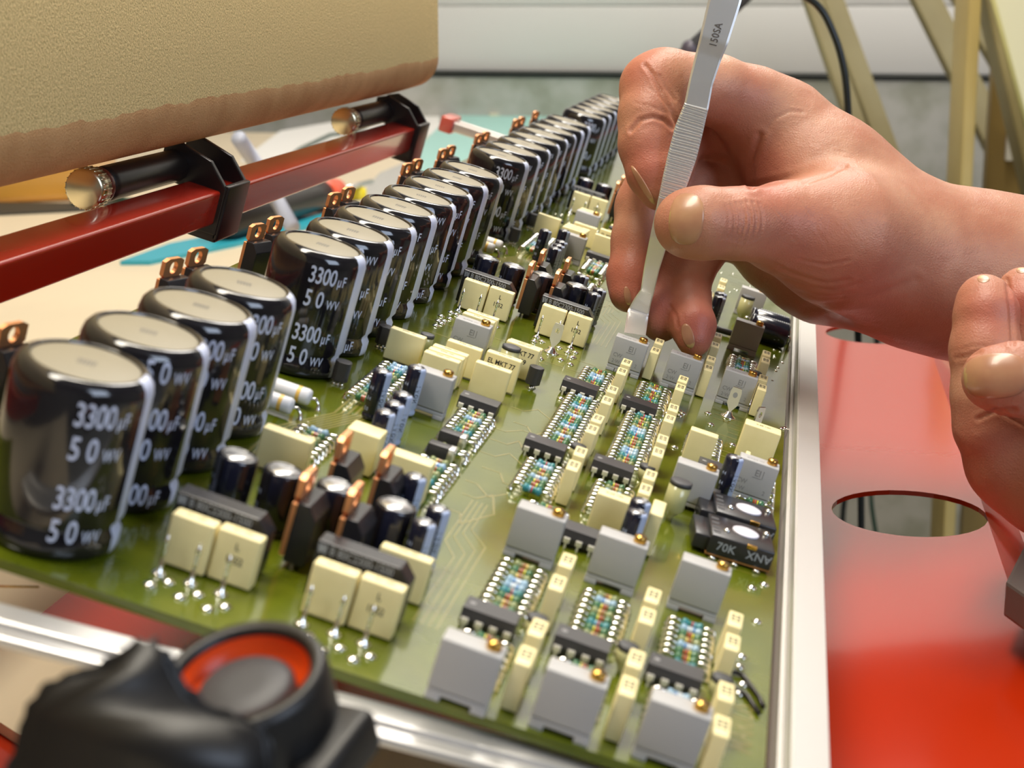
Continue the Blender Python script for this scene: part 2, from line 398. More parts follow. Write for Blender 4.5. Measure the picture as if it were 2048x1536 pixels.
# front aluminium rail
def zsub(u, v, z): x, y = onb(u, v, z); return W((x, y, z))
fz = -3.0
fa, fb = zsub(-260, 1215 - 80, fz), zsub(1560, 1608 + 3, fz)
d_ = (fb - fa).normalized()
fr_ = empty('holder_rail', Matrix.Translation(fa)); tag(fr_, 'silver aluminium rail across the near end of the circuit board', 'rail')
wd_ = 0.0088
o = lineobj('rail_bar', fa, fb, [(0, -0.0022), (wd_ * 0.62, -0.0022), (wd_ * 0.62, 0), (0, 0)], 'railalu'); w0 = o.matrix_world.copy(); o.parent = fr_; o.matrix_world = w0
o = lineobj('front_lip', fa, fb, [(wd_ * 0.64, -0.0022), (wd_, -0.0022), (wd_, -0.0006), (wd_ * 0.64, -0.0006)], 'railalu'); w0 = o.matrix_world.copy(); o.parent = fr_; o.matrix_world = w0

# cross rail under the far part of the board
y1, _ = 0, 0
xq, yq = onb(948, 262, -9)
cr = empty('cross_rail', bmat(-74, yq, -9)); tag(cr, 'grooved silver cross rail passing beneath the far part of the board', 'rail')
for k, (dz, w_) in enumerate(((0, 3.6), (0, 3.6))):
    mb = MB(); mb.box(0, 170, 0 - k * 11, 0 - k * 11 + 5, -2.4, 2.4, 'railalu', 0.5); mb.build('rod', cr)
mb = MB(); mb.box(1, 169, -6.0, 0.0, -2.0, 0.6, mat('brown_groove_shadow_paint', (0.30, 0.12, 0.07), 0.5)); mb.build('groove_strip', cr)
mb = MB(); mb.box(-7, 0.2, -13, 7, -4, 4.5, mat('pinkish_red_end_block', (0.72, 0.13, 0.09), 0.25, coat=0.6), 1.2); mb.build('end_block', cr)

# red square bar with two black clips
bar = empty('support_bar', bmat(-60, -80, 0)); tag(bar, 'glossy red square steel bar running beside the tall capacitors', 'bar')
mb = MB(); mb.box(-10.5, 0, 0, 566, -3.2, 7.0, 'redpaint', 1.0, 3); mb.build('square_tube', bar)
mb = MB(); mb.box(-9.5, -1, -1.0, 0.4, -2.2, 6, 'blackplastic', 0.5); mb.build('end_cap', bar)
def clip(y, label, k):
    c = empty('bar_clip', bmat(-60, y, 0)); tag(c, label, 'clip', 'black clips on the red bar')
    mb = MB()
    mb.prism([(1.4, -6), (1.4, 8), (-5, 14.5), (-15, 17.0), (-19.5, 15), (-19.5, 5.5), (-12, 5), (-11.8, -6)], 0, 2.2, 'blackplastic', bev=0.4)
    mb.prism([(1.4, -6), (1.4, 8), (-5, 14.5), (-15, 17.0), (-19.5, 15), (-19.5, 5.5), (-12, 5), (-11.8, -6)], 17, 19.2, 'blackplastic', bev=0.4)
    mb.box(0.3, 2.2, 0.5, 18.7, -7.5, 9, 'blackplastic', 0.5); mb.box(-12.4, -10.8, 0.5, 18.7, -7.5, 10, 'blackplastic', 0.4)
    mb.box(-12, 1.6, 0.5, 18.7, -8.2, -3.6, 'blackplastic', 0.5)
    mb.build('clip_body', c)
    mb = MB(); fr = Matrix.Translation((-15.5, 1, 9.8)) @ Matrix.Rotation(math.radians(90), 4, 'X')
    mb.lathe([(4.4, 0), (4.7, 1), (4.7, 48), (4.2, 52)], 'blackplastic', frame=fr, n=24); mb.build('arm', c)
    mb = MB(); prof = [(4.0, 51)]
    mb.lathe([(4.7, 52), (4.9, 52.4), (4.9, 54.4), (4.5, 54.8)], mat('dark_red_washer', (0.10, 0.015, 0.008), 0.3), frame=fr, n=24); mb.build('washer', c)
    mb = MB(); n = 48; vs = []
    pr = [(4.3, 54.8), (5.2, 55.4), (5.2, 60.4), (4.4, 61)]
    mb.lathe(pr, 'knurl', frame=fr, n=n)
    for i in range(0, len(mb.v)):
        pass
    for i in range(24):
        t = 2 * math.pi * i / 24; q = [fr @ Vector((5.2 * math.cos(t), 5.2 * math.sin(t), z)) for z in (55.5, 60.3)]
        mb.tube([q[0], q[1]], 0.28, 'knurl', n=5)
    mb.build('knurled_nut', c)
yc1 = onx(442, 400, -60)[0]
clip(yc1 - 2, 'black plastic clip on the red bar with a knurled nut below the foam', 1)
yc2 = onx(842, 262, -60)[0]
clip(yc2 - 14, 'black plastic clip at the far end of the red bar', 2)

# foam covered pressure lid, upper part of the frame
XF = -0.056
f0, f1 = atx(0, 385, XF), atx(868, 163, XF)
yend = atx(887, 90, XF).y
foam = bpy.data.materials.new('sandy_foam'); foam.use_nodes = True
nt = foam.node_tree; pb = nt.nodes['Principled BSDF']; pb.inputs['Roughness'].default_value = 0.75
tc = nt.nodes.new('ShaderNodeTexCoord'); n1 = nt.nodes.new('ShaderNodeTexNoise'); n1.inputs['Scale'].default_value = 1500; n1.inputs['Detail'].default_value = 3
n1.inputs['Roughness'].default_value = 0.7
n2 = nt.nodes.new('ShaderNodeTexNoise'); n2.inputs['Scale'].default_value = 45; n2.inputs['Detail'].default_value = 6
n3 = nt.nodes.new('ShaderNodeTexNoise'); n3.inputs['Scale'].default_value = 9
for n_ in (n1, n2, n3): nt.links.new(tc.outputs['Object'], n_.inputs['Vector'])
rp = nt.nodes.new('ShaderNodeValToRGB'); rp.color_ramp.elements[0].position = 0.30; rp.color_ramp.elements[0].color = (0.46, 0.33, 0.12, 1)
rp.color_ramp.elements[1].position = 0.60; rp.color_ramp.elements[1].color = (0.92, 0.68, 0.31, 1)
nt.links.new(n1.outputs['Fac'], rp.inputs['Fac'])
sp = nt.nodes.new('ShaderNodeSeparateXYZ'); nt.links.new(tc.outputs['Object'], sp.inputs[0])
mm_ = nt.nodes.new('ShaderNodeMath'); mm_.operation = 'MULTIPLY_ADD'; mm_.inputs[1].default_value = 0.006; nt.links.new(n2.outputs['Fac'], mm_.inputs[0])
nt.links.new(sp.outputs['Z'], mm_.inputs[2])
gt = nt.nodes.new('ShaderNodeMath'); gt.operation = 'LESS_THAN'; gt.inputs[1].default_value = 0.0150; nt.links.new(mm_.outputs[0], gt.inputs[0])
r2 = nt.nodes.new('ShaderNodeValToRGB'); r2.color_ramp.elements[0].position = 0.35; r2.color_ramp.elements[0].color = (0.62, 0.31, 0.12, 1)
r2.color_ramp.elements[1].position = 0.65; r2.color_ramp.elements[1].color = (0.78, 0.44, 0.19, 1); nt.links.new(n2.outputs['Fac'], r2.inputs['Fac'])
mx = nt.nodes.new('ShaderNodeMix'); mx.data_type = 'RGBA'; nt.links.new(gt.outputs[0], mx.inputs[0]); nt.links.new(rp.outputs[0], mx.inputs[6]); nt.links.new(r2.outputs[0], mx.inputs[7])
nt.links.new(mx.outputs[2], pb.inputs['Base Color'])
bu = nt.nodes.new('ShaderNodeBump'); bu.inputs['Distance'].default_value = 0.0012; bu.inputs['Strength'].default_value = 0.6; nt.links.new(n1.outputs['Fac'], bu.inputs['Height']); nt.links.new(bu.outputs['Normal'], pb.inputs['Normal'])
R_ = 0.013; H_ = 0.22; D_ = 0.075
dz = (f1.z - f0.z) / (f1.y - f0.y)
bm = bmesh.new(); prof = [(R_ * (math.sin(a) - 1) , R_ * (1 - math.cos(a))) for a in [k * math.pi / 16 for k in range(9)]]
prof = [(-D_, 0)] + prof + [(0, H_), (-D_, H_)]
ys_ = [-0.25] + list(np.linspace(-0.2, 0.95, 24) * (yend - 0.012)) + [yend - 0.012 + 0.012 * math.sin(a) for a in [k * math.pi / 12 for k in range(1, 7)]]
rings = []
for i, y in enumerate(ys_):
    k = max(0, (y - (yend - 0.012)) / 0.012); sh = 0.012 * (1 - math.sqrt(max(0, 1 - k * k)))
    zc = f0.z + dz * (y - f0.y) - 0.0012
    rings.append([bm.verts.new((XF + px_ - (sh * 0.9 if px_ > -D_ / 2 else -sh * 0.9), y, zc + pz_ + (sh * 0.9 if pz_ < H_ / 2 else -sh * 0.9))) for px_, pz_ in prof])
for i in range(len(rings) - 1):
    for j in range(len(prof)):
        a, b_, c, d = rings[i][j], rings[i][(j + 1) % len(prof)], rings[i + 1][(j + 1) % len(prof)], rings[i + 1][j]
        bm.faces.new([a, b_, c, d])
bm.faces.new(rings[0][::-1]); bm.faces.new(rings[-1]); bmesh.ops.recalc_face_normals(bm, faces=bm.faces[:])
for f in bm.faces: f.smooth = True
me = bpy.data.meshes.new('foam_pad'); bm.to_mesh(me); bm.free(); me.materials.append(foam)
zref = f0.z + dz * (-f0.y)
for v in me.vertices: v.co.z -= zref
# local z follows the lower edge, so the torn strip keeps an even width
for v in me.vertices: v.co.z -= dz * v.co.y
lid = empty('foam_cushion', Matrix.Translation((0, 0, 0))); tag(lid, 'raised lid with a thick sandy foam pad above the red bar', 'foam lid')
o = bpy.data.objects.new('foam_pad', me); COL.objects.link(o); o.parent = lid
o.matrix_world = Matrix(((1, 0, 0, 0), (0, 1, 0, 0), (0, dz, 1, zref), (0, 0, 0, 1)))
mb = MB(); mb.box(-D_ - 0.004 + XF, XF - D_ - 0.0005, -0.25, yend - 0.02, 0.02 + zref, H_ + zref, 'railalu'); mb.build('backing_plate', lid, unit=1)

# black knob with an orange ring at the near end
def knob():
    k = empty('clamp_knob', Matrix.Translation(at(380, 1440, 185)))
    tag(k, 'blurred black clamp knob with an orange ring at the near end', 'knob')
    d1 = 160
    out = [(-60, 1640), (20, 1530), (40, 1430), (62, 1385), (108, 1348), (165, 1338), (215, 1322), (252, 1285), (292, 1262), (335, 1278), (352, 1330), (388, 1392), (450, 1422), (505, 1430), (545, 1462), (556, 1540), (540, 1640)]
    bm = bmesh.new(); A = [bm.verts.new(at(u, v, d1)) for u, v in out]; fw = (ray(300, 1450) * 0.014)
    B = [bm.verts.new(a.co + Vector(fw.tolist())) for a in A]
    n = len(A); bm.faces.new(A); bm.faces.new(B[::-1])
    for i in range(n): bm.faces.new((A[i], B[i], B[(i + 1) % n], A[(i + 1) % n]))
    bmesh.ops.recalc_face_normals(bm, faces=bm.faces[:])
    bmesh.ops.bevel(bm, geom=bm.edges[:], offset=0.0028, segments=4, affect='EDGES', clamp_overlap=True)
    for f in bm.faces: f.smooth = True
    me = bpy.data.meshes.new('grip'); bm.to_mesh(me); bm.free(); me.materials.append(M['knobblack'])
    o = bpy.data.objects.new('grip', me); COL.objects.link(o); w = o.matrix_world.copy(); o.parent = k; o.matrix_world = w
    # hub cylinder seen from its open side
    c = at(484, 1346, 186); ax = (-Vector(ray(500, 1395).tolist()).normalized() * 0.42 + Vector((-0.22, 0.05, 0.86))).normalized()
    fr = ax.to_track_quat('Z', 'Y').to_matrix().to_4x4(); fr.translation = c
    k2 = 1000.0
    mb = MB(); mb.lathe([(9.4, -11), (9.9, -10), (9.9, -1), (9.4, 0.2), (8.2, 0.3), (7.8, -0.5), (7.8, -6)], 'knobblack', n=40, capt=False); o = mb.build('hub', k); o.matrix_world = fr
    mb = MB(); mb.lathe([(7.72, -0.7), (7.6, -3.4), (5.8, -3.8), (5.8, -5.5)], 'ringorange', n=40, capb=False, capt=False); o = mb.build('ring_insert', k); o.matrix_world = fr
    mb = MB(); mb.lathe([(5.7, -5.5), (5.7, -2.2), (4.9, -1.5), (2.0, -1.3)], 'darkcap', n=32); o = mb.build('bolt_cap', k); o.matrix_world = fr @ Matrix.Translation((0, 0, 0))
    mb = MB(); mb.box(5, 13, -6, 6, -13, -7, 'knobblack', 1.2); o = mb.build('clamp_foot', k); o.matrix_world = fr
knob()
# pale board lying in the tray below the near rail
q = [atz(u, v, TZ + 0.003) for u, v in [(-80, 1262), (560, 1400), (1160, 1560), (1500, 1700), (700, 1760), (300, 1640), (-80, 1392)]]
mb = MB(); mb.prism([(p.x, p.y) for p in q], TZ + 0.0004, TZ + 0.003, beige, 'z'); tag(mb.build('pale_board', unit=1), 'pale beige board lying in the orange tray below the near rail', 'board')
mb = MB(); q0, q1 = at(-40, 1172, 290), at(78, 1174, 290); mb.tube([q0 / MM * 1, q1 / MM], 0.22, 'brass', 6); 
o = mb.build('wire_offcut'); tag(o, 'thin straight copper wire lead beside the near left board corner', 'wire')
# dark bracket at the right margin
mb = MB(); c = atz(2062, 1215, TZ + 0.012)
mb.prism([(0, 0), (0.012, -0.03), (0.06, -0.03), (0.06, 0.03), (0.008, 0.03)], c.z - 0.0025, c.z + 0.006, mat('dark_grey_bracket', (0.10, 0.085, 0.08), 0.4), 'z', bev=0.0008)
mb.v = [(x + c.x - 0.006, y + c.y, z) for x, y, z in mb.v]
tag(mb.build('metal_bracket', unit=1), 'dark grey bracket at the right margin on the orange tray flange', 'bracket')

# ------------------------------------------------------------------ things on the table (out of focus)
def flat(name, pts, mt, h, label, cat, z0=TABLEZ):
    q = [atz(u, v, z0 + h) for u, v in pts]; mb = MB(); mb.prism([(p.x, p.y) for p in q], z0, z0 + h, mt, 'z'); return tag(mb.build(name, unit=1), label, cat)
paper = mat('white_paper', (0.80, 0.78, 0.74), 0.6)
cyan = mat('pale_cyan_cutting_mat', (0.36, 0.66, 0.60), 0.35)
creamp = mat('cream_card', (0.76, 0.68, 0.50), 0.5)
greyc = mat('grey_cardboard', (0.42, 0.41, 0.38), 0.7)
def rodw(name, pts, r, mt, label, cat, n=10):
    mb = MB(); mb.tube([p / MM for p in pts], r, mt, n); return tag(mb.build(name), label, cat)
T_ = TABLEZ
flat('cutting_mat', [(842, 345), (830, 300), (900, 232), (1150, 206), (1260, 206), (1260, 300), (1080, 420), (890, 420)], cyan, 0.004, 'pale cyan mat on the table behind the far capacitors', 'mat')
flat('paper_sheet', [(480, 322), (560, 262), (730, 232), (880, 222), (880, 262), (700, 330)], paper, 0.002, 'white paper sheet on the table just under the foam lid', 'paper')
flat('cream_card', [(960, 212), (1010, 205), (1120, 206), (1090, 222), (980, 228)], creamp, 0.003, 'cream coloured card lying on the cyan mat', 'card', T_ + 0.0045)
flat('grey_board', [(690, 420), (760, 345), (826, 318), (822, 350), (780, 430)], greyc, 0.002, 'grey card on the table between the red bar and cyan mat', 'card')
flat('ruler', [(240, 522), (340, 486), (660, 424), (668, 440), (470, 487), (300, 522)], mat('teal_blue_plastic', (0.03, 0.36, 0.46), 0.35), 0.003, 'long teal blue strip lying on the table behind the board', 'ruler')
def parcel():
    q = [atz(u, v, T_) for u, v in [(-60, 410), (165, 402), (235, 345), (-60, 330)]]
    mb = MB(); mb.prism([(p.x, p.y) for p in q], T_, T_ + 0.05, mat('amber_plastic_box', (0.62, 0.30, 0.04), 0.3, coat=0.5), 'z', bev=0.008, smooth=True, seg=3)
    tag(mb.build('parts_box', unit=1), 'amber plastic box on the table under the left end of foam', 'box')
    mb = MB(); mb.prism([(p.x, p.y) for p in [atz(u, v, T_ + 0.002) for u, v in [(-60, 430), (190, 418), (240, 405), (-60, 405)]]], T_, T_ + 0.002, mat('dark_mat_rubber', (0.03, 0.028, 0.02), 0.6), 'z')
    tag(mb.build('rubber_mat', unit=1), 'thin dark rubber mat edge in front of the amber box', 'mat')
parcel()
green = mat('dark_green_cable_sheath', (0.03, 0.07, 0.05), 0.4)
rodw('cable', [atz(u, v, T_ + 0.004) for u, v in [(560, 330), (600, 298), (660, 270), (730, 262), (800, 268)]], 2.6, green, 'dark green cable curving over the white paper sheet', 'cable')
rodw('cable', [atz(u, v, T_ + 0.004) for u, v in [(150, 405), (165, 385), (215, 395), (300, 410), (420, 405)]], 3.5, green, 'dark cable bending beneath the knurled nut of the near clip', 'cable')
rodw('grey_rod', [atz(478, 278, T_ + 0.10), atz(520, 340, T_ + 0.075), atz(585, 455, T_ + 0.045)], 5, mat('blue_grey_tube', (0.42, 0.44, 0.52), 0.4), 'slim blue grey tube leaning behind the red bar', 'tube')
def screwdriver():
    a, c = atz(440, 448, T_ + 0.016), atz(640, 392, T_ + 0.016); d = (c - a).normalized()
    s = empty('screwdriver', Matrix.Translation(a)); tag(s, 'screwdriver with black handle and orange red collar behind the red bar', 'screwdriver')
    fr = d.to_track_quat('Z', 'Y').to_matrix().to_4x4(); fr.translation = a; L = (c - a).length / MM
    mb = MB(); mb.lathe([(9, 0), (14, 6), (14, L * 0.5), (12, L * 0.9), (14, L)], 'blackplastic', n=20); o = mb.build('handle', s); o.matrix_world = fr
    mb = MB(); mb.lathe([(14.5, L), (15, L + 4), (12, L + 34), (6, L + 42)], mat('orange_red_collar', (0.75, 0.10, 0.04), 0.35), n=20); o = mb.build('collar', s); o.matrix_world = fr
    mb = MB(); mb.lathe([(2.6, L + 42), (2.6, L + 120)], 'chrome', n=12); o = mb.build('shaft', s); o.matrix_world = fr
screwdriver()
c = atz(716, 388, T_ + 0.007); mb = MB(); mb.lathe([(6, -7), (8, -4), (8, 4), (5, 7)], 'yellow', n=18)
tag(mb.build('bottle_cap', mw=Matrix.Translation(c)), 'small yellow cap on the table beside the orange collar', 'cap')

# ------------------------------------------------------------------ things behind: wooden frames, cable, lamp arm
def plank(name, a, b_, w, t, mt, label=None, cat=None, parent=None, group=None):
    """plank from a to b: face width w towards the camera, thickness t away from it"""
    a, b_ = Vector(a), Vector(b_); d = (b_ - a).normalized(); vw = Vector((RW[2]).tolist()); s = d.cross(vw).normalized(); n_ = s.cross(d).normalized()
    fr = Matrix((s, n_, d)).transposed().to_4x4(); fr.translation = a
    mb = MB(); mb.box(-w / 2, w / 2, 0, t, 0, (b_ - a).length, mt, 0.002); o = mb.build(name, unit=1)
    if parent is not None: o.parent = parent
    o.matrix_world = fr
    if label: tag(o, label, cat, group)
    return o
def down(a, b_):                                # extend a-b until it reaches the floor
    a, b_ = Vector(a), Vector(b_); d = b_ - a; return a + d * ((0.0 - a.z) / d.z)
YL = CAMW[1] + 2.0
st = empty('trestle', Matrix.Translation((0.8, YL, 0))); tag(st, 'olive wooden trestle with splayed legs against the white door', 'trestle')
for (u0, v0, u1, v1, w_) in ((1615, -40, 1792, 470, 0.020), (1654, -40, 1800, 360, 0.024)):
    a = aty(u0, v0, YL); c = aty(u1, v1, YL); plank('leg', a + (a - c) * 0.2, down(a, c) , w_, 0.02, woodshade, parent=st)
    YL += 0.05
st2 = empty('trestle', Matrix.Translation((1.1, YL, 0))); tag(st2, 'olive wooden trestle beside the tall pine post', 'trestle')
for (u0, v0, u1, v1, w_) in ((1838, -40, 2020, 330, 0.032), (1908, -60, 2060, 200, 0.034)):
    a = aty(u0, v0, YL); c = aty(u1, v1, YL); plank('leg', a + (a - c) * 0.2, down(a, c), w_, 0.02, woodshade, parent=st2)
    YL += 0.06
YP = CAMW[1] + 1.55
a, c = aty(1964, -60, YP), aty(1962, 372, YP)
plank('pine_post', a + (a - c) * 0.5, Vector((c.x, c.y, 0)), 0.0115, 0.05, wood, 'upright pale pine post standing behind the wrist', 'post')
a, c = aty(1966, -80, YP + 0.07), aty(2062, 330, YP + 0.07)
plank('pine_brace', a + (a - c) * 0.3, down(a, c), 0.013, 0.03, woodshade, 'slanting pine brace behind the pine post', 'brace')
a, c = aty(2010, 300, YP + 0.14), aty(2010, 375, YP + 0.14)
mb = MB(); x0_ = aty(1975, 300, YP + 0.16).x; mb.box(x0_, x0_ + 0.5, YP + 0.16, YP + 0.19, 0, aty(2000, 120, YP + 0.16).z, mat('brown_shelf_wood', (0.30, 0.20, 0.06), 0.5)); tag(mb.build('wooden_panel', unit=1), 'brown wooden panel behind the slanting brace at right margin', 'panel')
q = aty(2015, 265, YP + 0.15); q2 = aty(2100, 322, YP + 0.15); mb = MB(); mb.box(q.x, q2.x, YP + 0.148, YP + 0.1595, q2.z, q.z, paper); tag(mb.build('white_notice', unit=1), 'small white card fixed to the brown wooden panel', 'card')
pts = [(1966, -90), (2118, 480), (2500, 480), (2500, -90)]
A = [aty(u, v, YP - 0.05) for u, v in pts]
mb = MB(); mb.prism([(p.x, p.z) for p in A], YP - 0.05, YP - 0.03, ply, 'y'); tag(mb.build('leaning_panel', unit=1), 'pale yellow white panel leaning in the upper right corner', 'panel')
mb = MB(); a1, a2 = aty(1962, -90, YP - 0.052), aty(2114, 480, YP - 0.052)
mb.tube([a1 / MM, a2 / MM], 2.2, mat('yellow_edge_strip', (0.42, 0.38, 0.14), 0.6), 6); o = mb.build('edge_strip'); tag(o, 'yellow edging strip along the leaning pale panel', 'strip')

YC = CAMW[1] + 0.95
pts = [(1490, -60), (1560, -30), (1632, 8), (1668, 70), (1688, 140), (1696, 220), (1700, 330), (1712, 520), (1722, 1000), (1722, 1500)]
cp = [aty(u, v, YC) for u, v in pts]
def spl(P, k=6):
    out = []; P = [Vector(p) for p in P]
    for i in range(len(P) - 1):
        p0, p1, p2, p3 = P[max(i - 1, 0)], P[i], P[i + 1], P[min(i + 2, len(P) - 1)]
        for j in range(k):
            t = j / k; out.append(0.5 * ((2 * p1) + (-p0 + p2) * t + (2 * p0 - 5 * p1 + 4 * p2 - p3) * t * t + (-p0 + 3 * p1 - 3 * p2 + p3) * t ** 3))
    return out + [P[-1]]
cabm = mat('black_rubber_cable', (0.010, 0.014, 0.014), 0.3)
rodw('cable', spl(cp), 2.1, cabm, 'thick black cable arching down behind the working hand', 'cable')
# lamp arm behind the hand: dark tube running down to the left, standing on the table
YA = CAMW[1] + 1.4
a, c = aty(1512, -25, YA), aty(1205, 262, YA)
la = empty('lamp_arm', Matrix.Translation(c)); tag(la, 'dark slanting lamp arm behind the hand and tweezers', 'lamp arm')
mb = MB(); mb.tube([(a + (a - c) * 0.4) / MM, a / MM, (a + (c - a) * 0.45) / MM, c / MM], [5, 5, 6, 7], 'darkcap', 12); o = mb.build('arm_tube', la); o.matrix_world = Matrix.Identity(4)
mb = MB(); j = a + (c - a) * 0.42; mb.ball(tuple(j / MM), 8, mat('grey_violet_joint', (0.10, 0.085, 0.11), 0.35), n=16); o = mb.build('arm_joint', la); o.matrix_world = Matrix.Identity(4)
mb = MB(); mb.lathe([(15, 0), (15, 8), (9, 16), (9, (c.z - TABLEZ) / MM)], 'darkcap', n=20); o = mb.build('arm_base', la); o.matrix_world = Matrix.Translation((c.x, c.y, TABLEZ))
# cables hanging beside the tray, seen through its holes
for k, (u, lab, w_) in enumerate(((1712, 'black cable hanging in front of the footing, seen through the tray hole', 4.5), (1785, 'thin grey green cable seen hanging through the tray hole', 3.5), (1915, 'dark hanging cord at the right side of the tray hole', 5))):
    yk = CAMW[1] + 1.72 - 0.04 * k; w_ *= 0.7
    x1_, z1_ = aty(u, 1020, yk).x, aty(u, 520, yk).z
    tail = [Vector((x_r - 0.09 + 0.035 * k, ho[1].y + per * 1.5 + 0.002, TZ - 0.004)), Vector((x_r - 0.03 + 0.06 * k, ho[1].y + per * 1.5 + 0.3, TZ - 0.05)), Vector((x1_ - 0.02, yk - 0.2, z1_ - 0.03))]
    cp = tail + [Vector((aty(u, 1020, yk).x + 0.014 * math.sin(2.2 * t + k) - 0.012 * math.sin(k), yk, z1_ - 0.02 - (z1_ - 0.03) * t / 6)) for t in np.linspace(0, 6, 14)]
    rodw('cable', spl(cp, 4), w_, cabm if k != 1 else green, lab, 'cable')

# ------------------------------------------------------------------ CIRCUIT BOARD
brd = empty('circuit_board', BW.copy()); tag(brd, 'long glossy green circuit board packed with components on the red holder', 'circuit board')
mb = MB(); mb.prism([(-37.5, -16.0), (112.3, -5.0), (110.2, 712), (-36.5, 712)], -1.6, 0, 'board', 'z'); mb.build('board_plate', brd)
mb = MB()
def trace(pts, w=0.5, z=0.03, m='trace'):
    for (x0, y0), (x1, y1) in zip(pts[:-1], pts[1:]):
        d = Vector((x1 - x0, y1 - y0)).normalized() * w / 2; n = Vector((-d.y, d.x)); x0_, y0_, x1_, y1_ = x0 - d.x, y0 - d.y, x1 + d.x, y1 + d.y
        mb.add([(x0_ - n.x, y0_ - n.y, z), (x1_ - n.x, y1_ - n.y, z), (x1_ + n.x, y1_ + n.y, z), (x0_ + n.x, y0_ + n.y, z)], [(0, 1, 2, 3)], m)
for mod in range(3):
    Y0 = mod * PER
    for k in range(7): trace([(11 + k * 1.2, Y0 + 52), (11 + k * 1.2, Y0 + 78 + k), (17 + k * 1.2, Y0 + 96 + k), (17 + k * 1.2, Y0 + 108)], 0.55)
    for k in range(9):
        y = Y0 + 66 + k * 9.3 + random.uniform(-2, 2); x = 47 + random.uniform(0, 3)
        trace([(x, y), (x + random.uniform(2, 5), y), (x + random.uniform(5, 6), y + random.choice((-5, 5))), (57, y + random.choice((-5, 5, 0)))], 0.45)
    for k in range(4): trace([(55 + k * 1.3, Y0 + 14), (55 + k * 1.3, Y0 + 44 + k * 3), (52 + k, Y0 + 50 + k * 3), (52 + k, Y0 + 74)], 0.3)
    for k in range(8): trace([(14 + 11 * (k % 4), Y0 + 182 + 3 * k), (26 + 11 * (k % 4), Y0 + 182 + 3 * k)], 0.5)
    for k in range(9): trace([(86 + random.uniform(0, 20), Y0 + 160 + 4.5 * k), (92 + random.uniform(0, 16), Y0 + 160 + 4.5 * k)], 0.5)
    for k in range(10): trace([(-12 - k * 1.6, Y0 + 20), (-12 - k * 1.6, Y0 + 190)], 0.6)
o = mb.build('copper_traces', brd); o['kind'] = 'stuff'
mb = MB()                                       # board outline letters near the front right corner
mb.text('MARIUS', 4.0, 'trace', lambda x, y: (108.0 - y, 18 + x, 0.05), 0.9); mb.build('silk_lettering', brd)
mb = MB(); mb.text('MARIUS', 4.0, 'trace', lambda x, y: (107.6 - y, 190 + x, 0.05), 0.9); mb.build('silk_lettering', brd)
mb = MB(); cc = [(104.5, 33, .4), (105.2, 36, .6), (107.4, 36.4, .5), (109, 33, .4), (110.4, 30, .4), (111.2, 27, .5)]; mb.tube(cc, 0.45, 'blackplastic', 6); mb.tube([(104.5, 33, .4), (106, 30.5, .5), (108.4, 29, .5), (110.6, 24, .5)], 0.45, 'blackplastic', 6)
tag(mb.build('wire_loop', mw=BW.copy()), 'thin black wire loop on the bare board near the front right corner', 'wire')

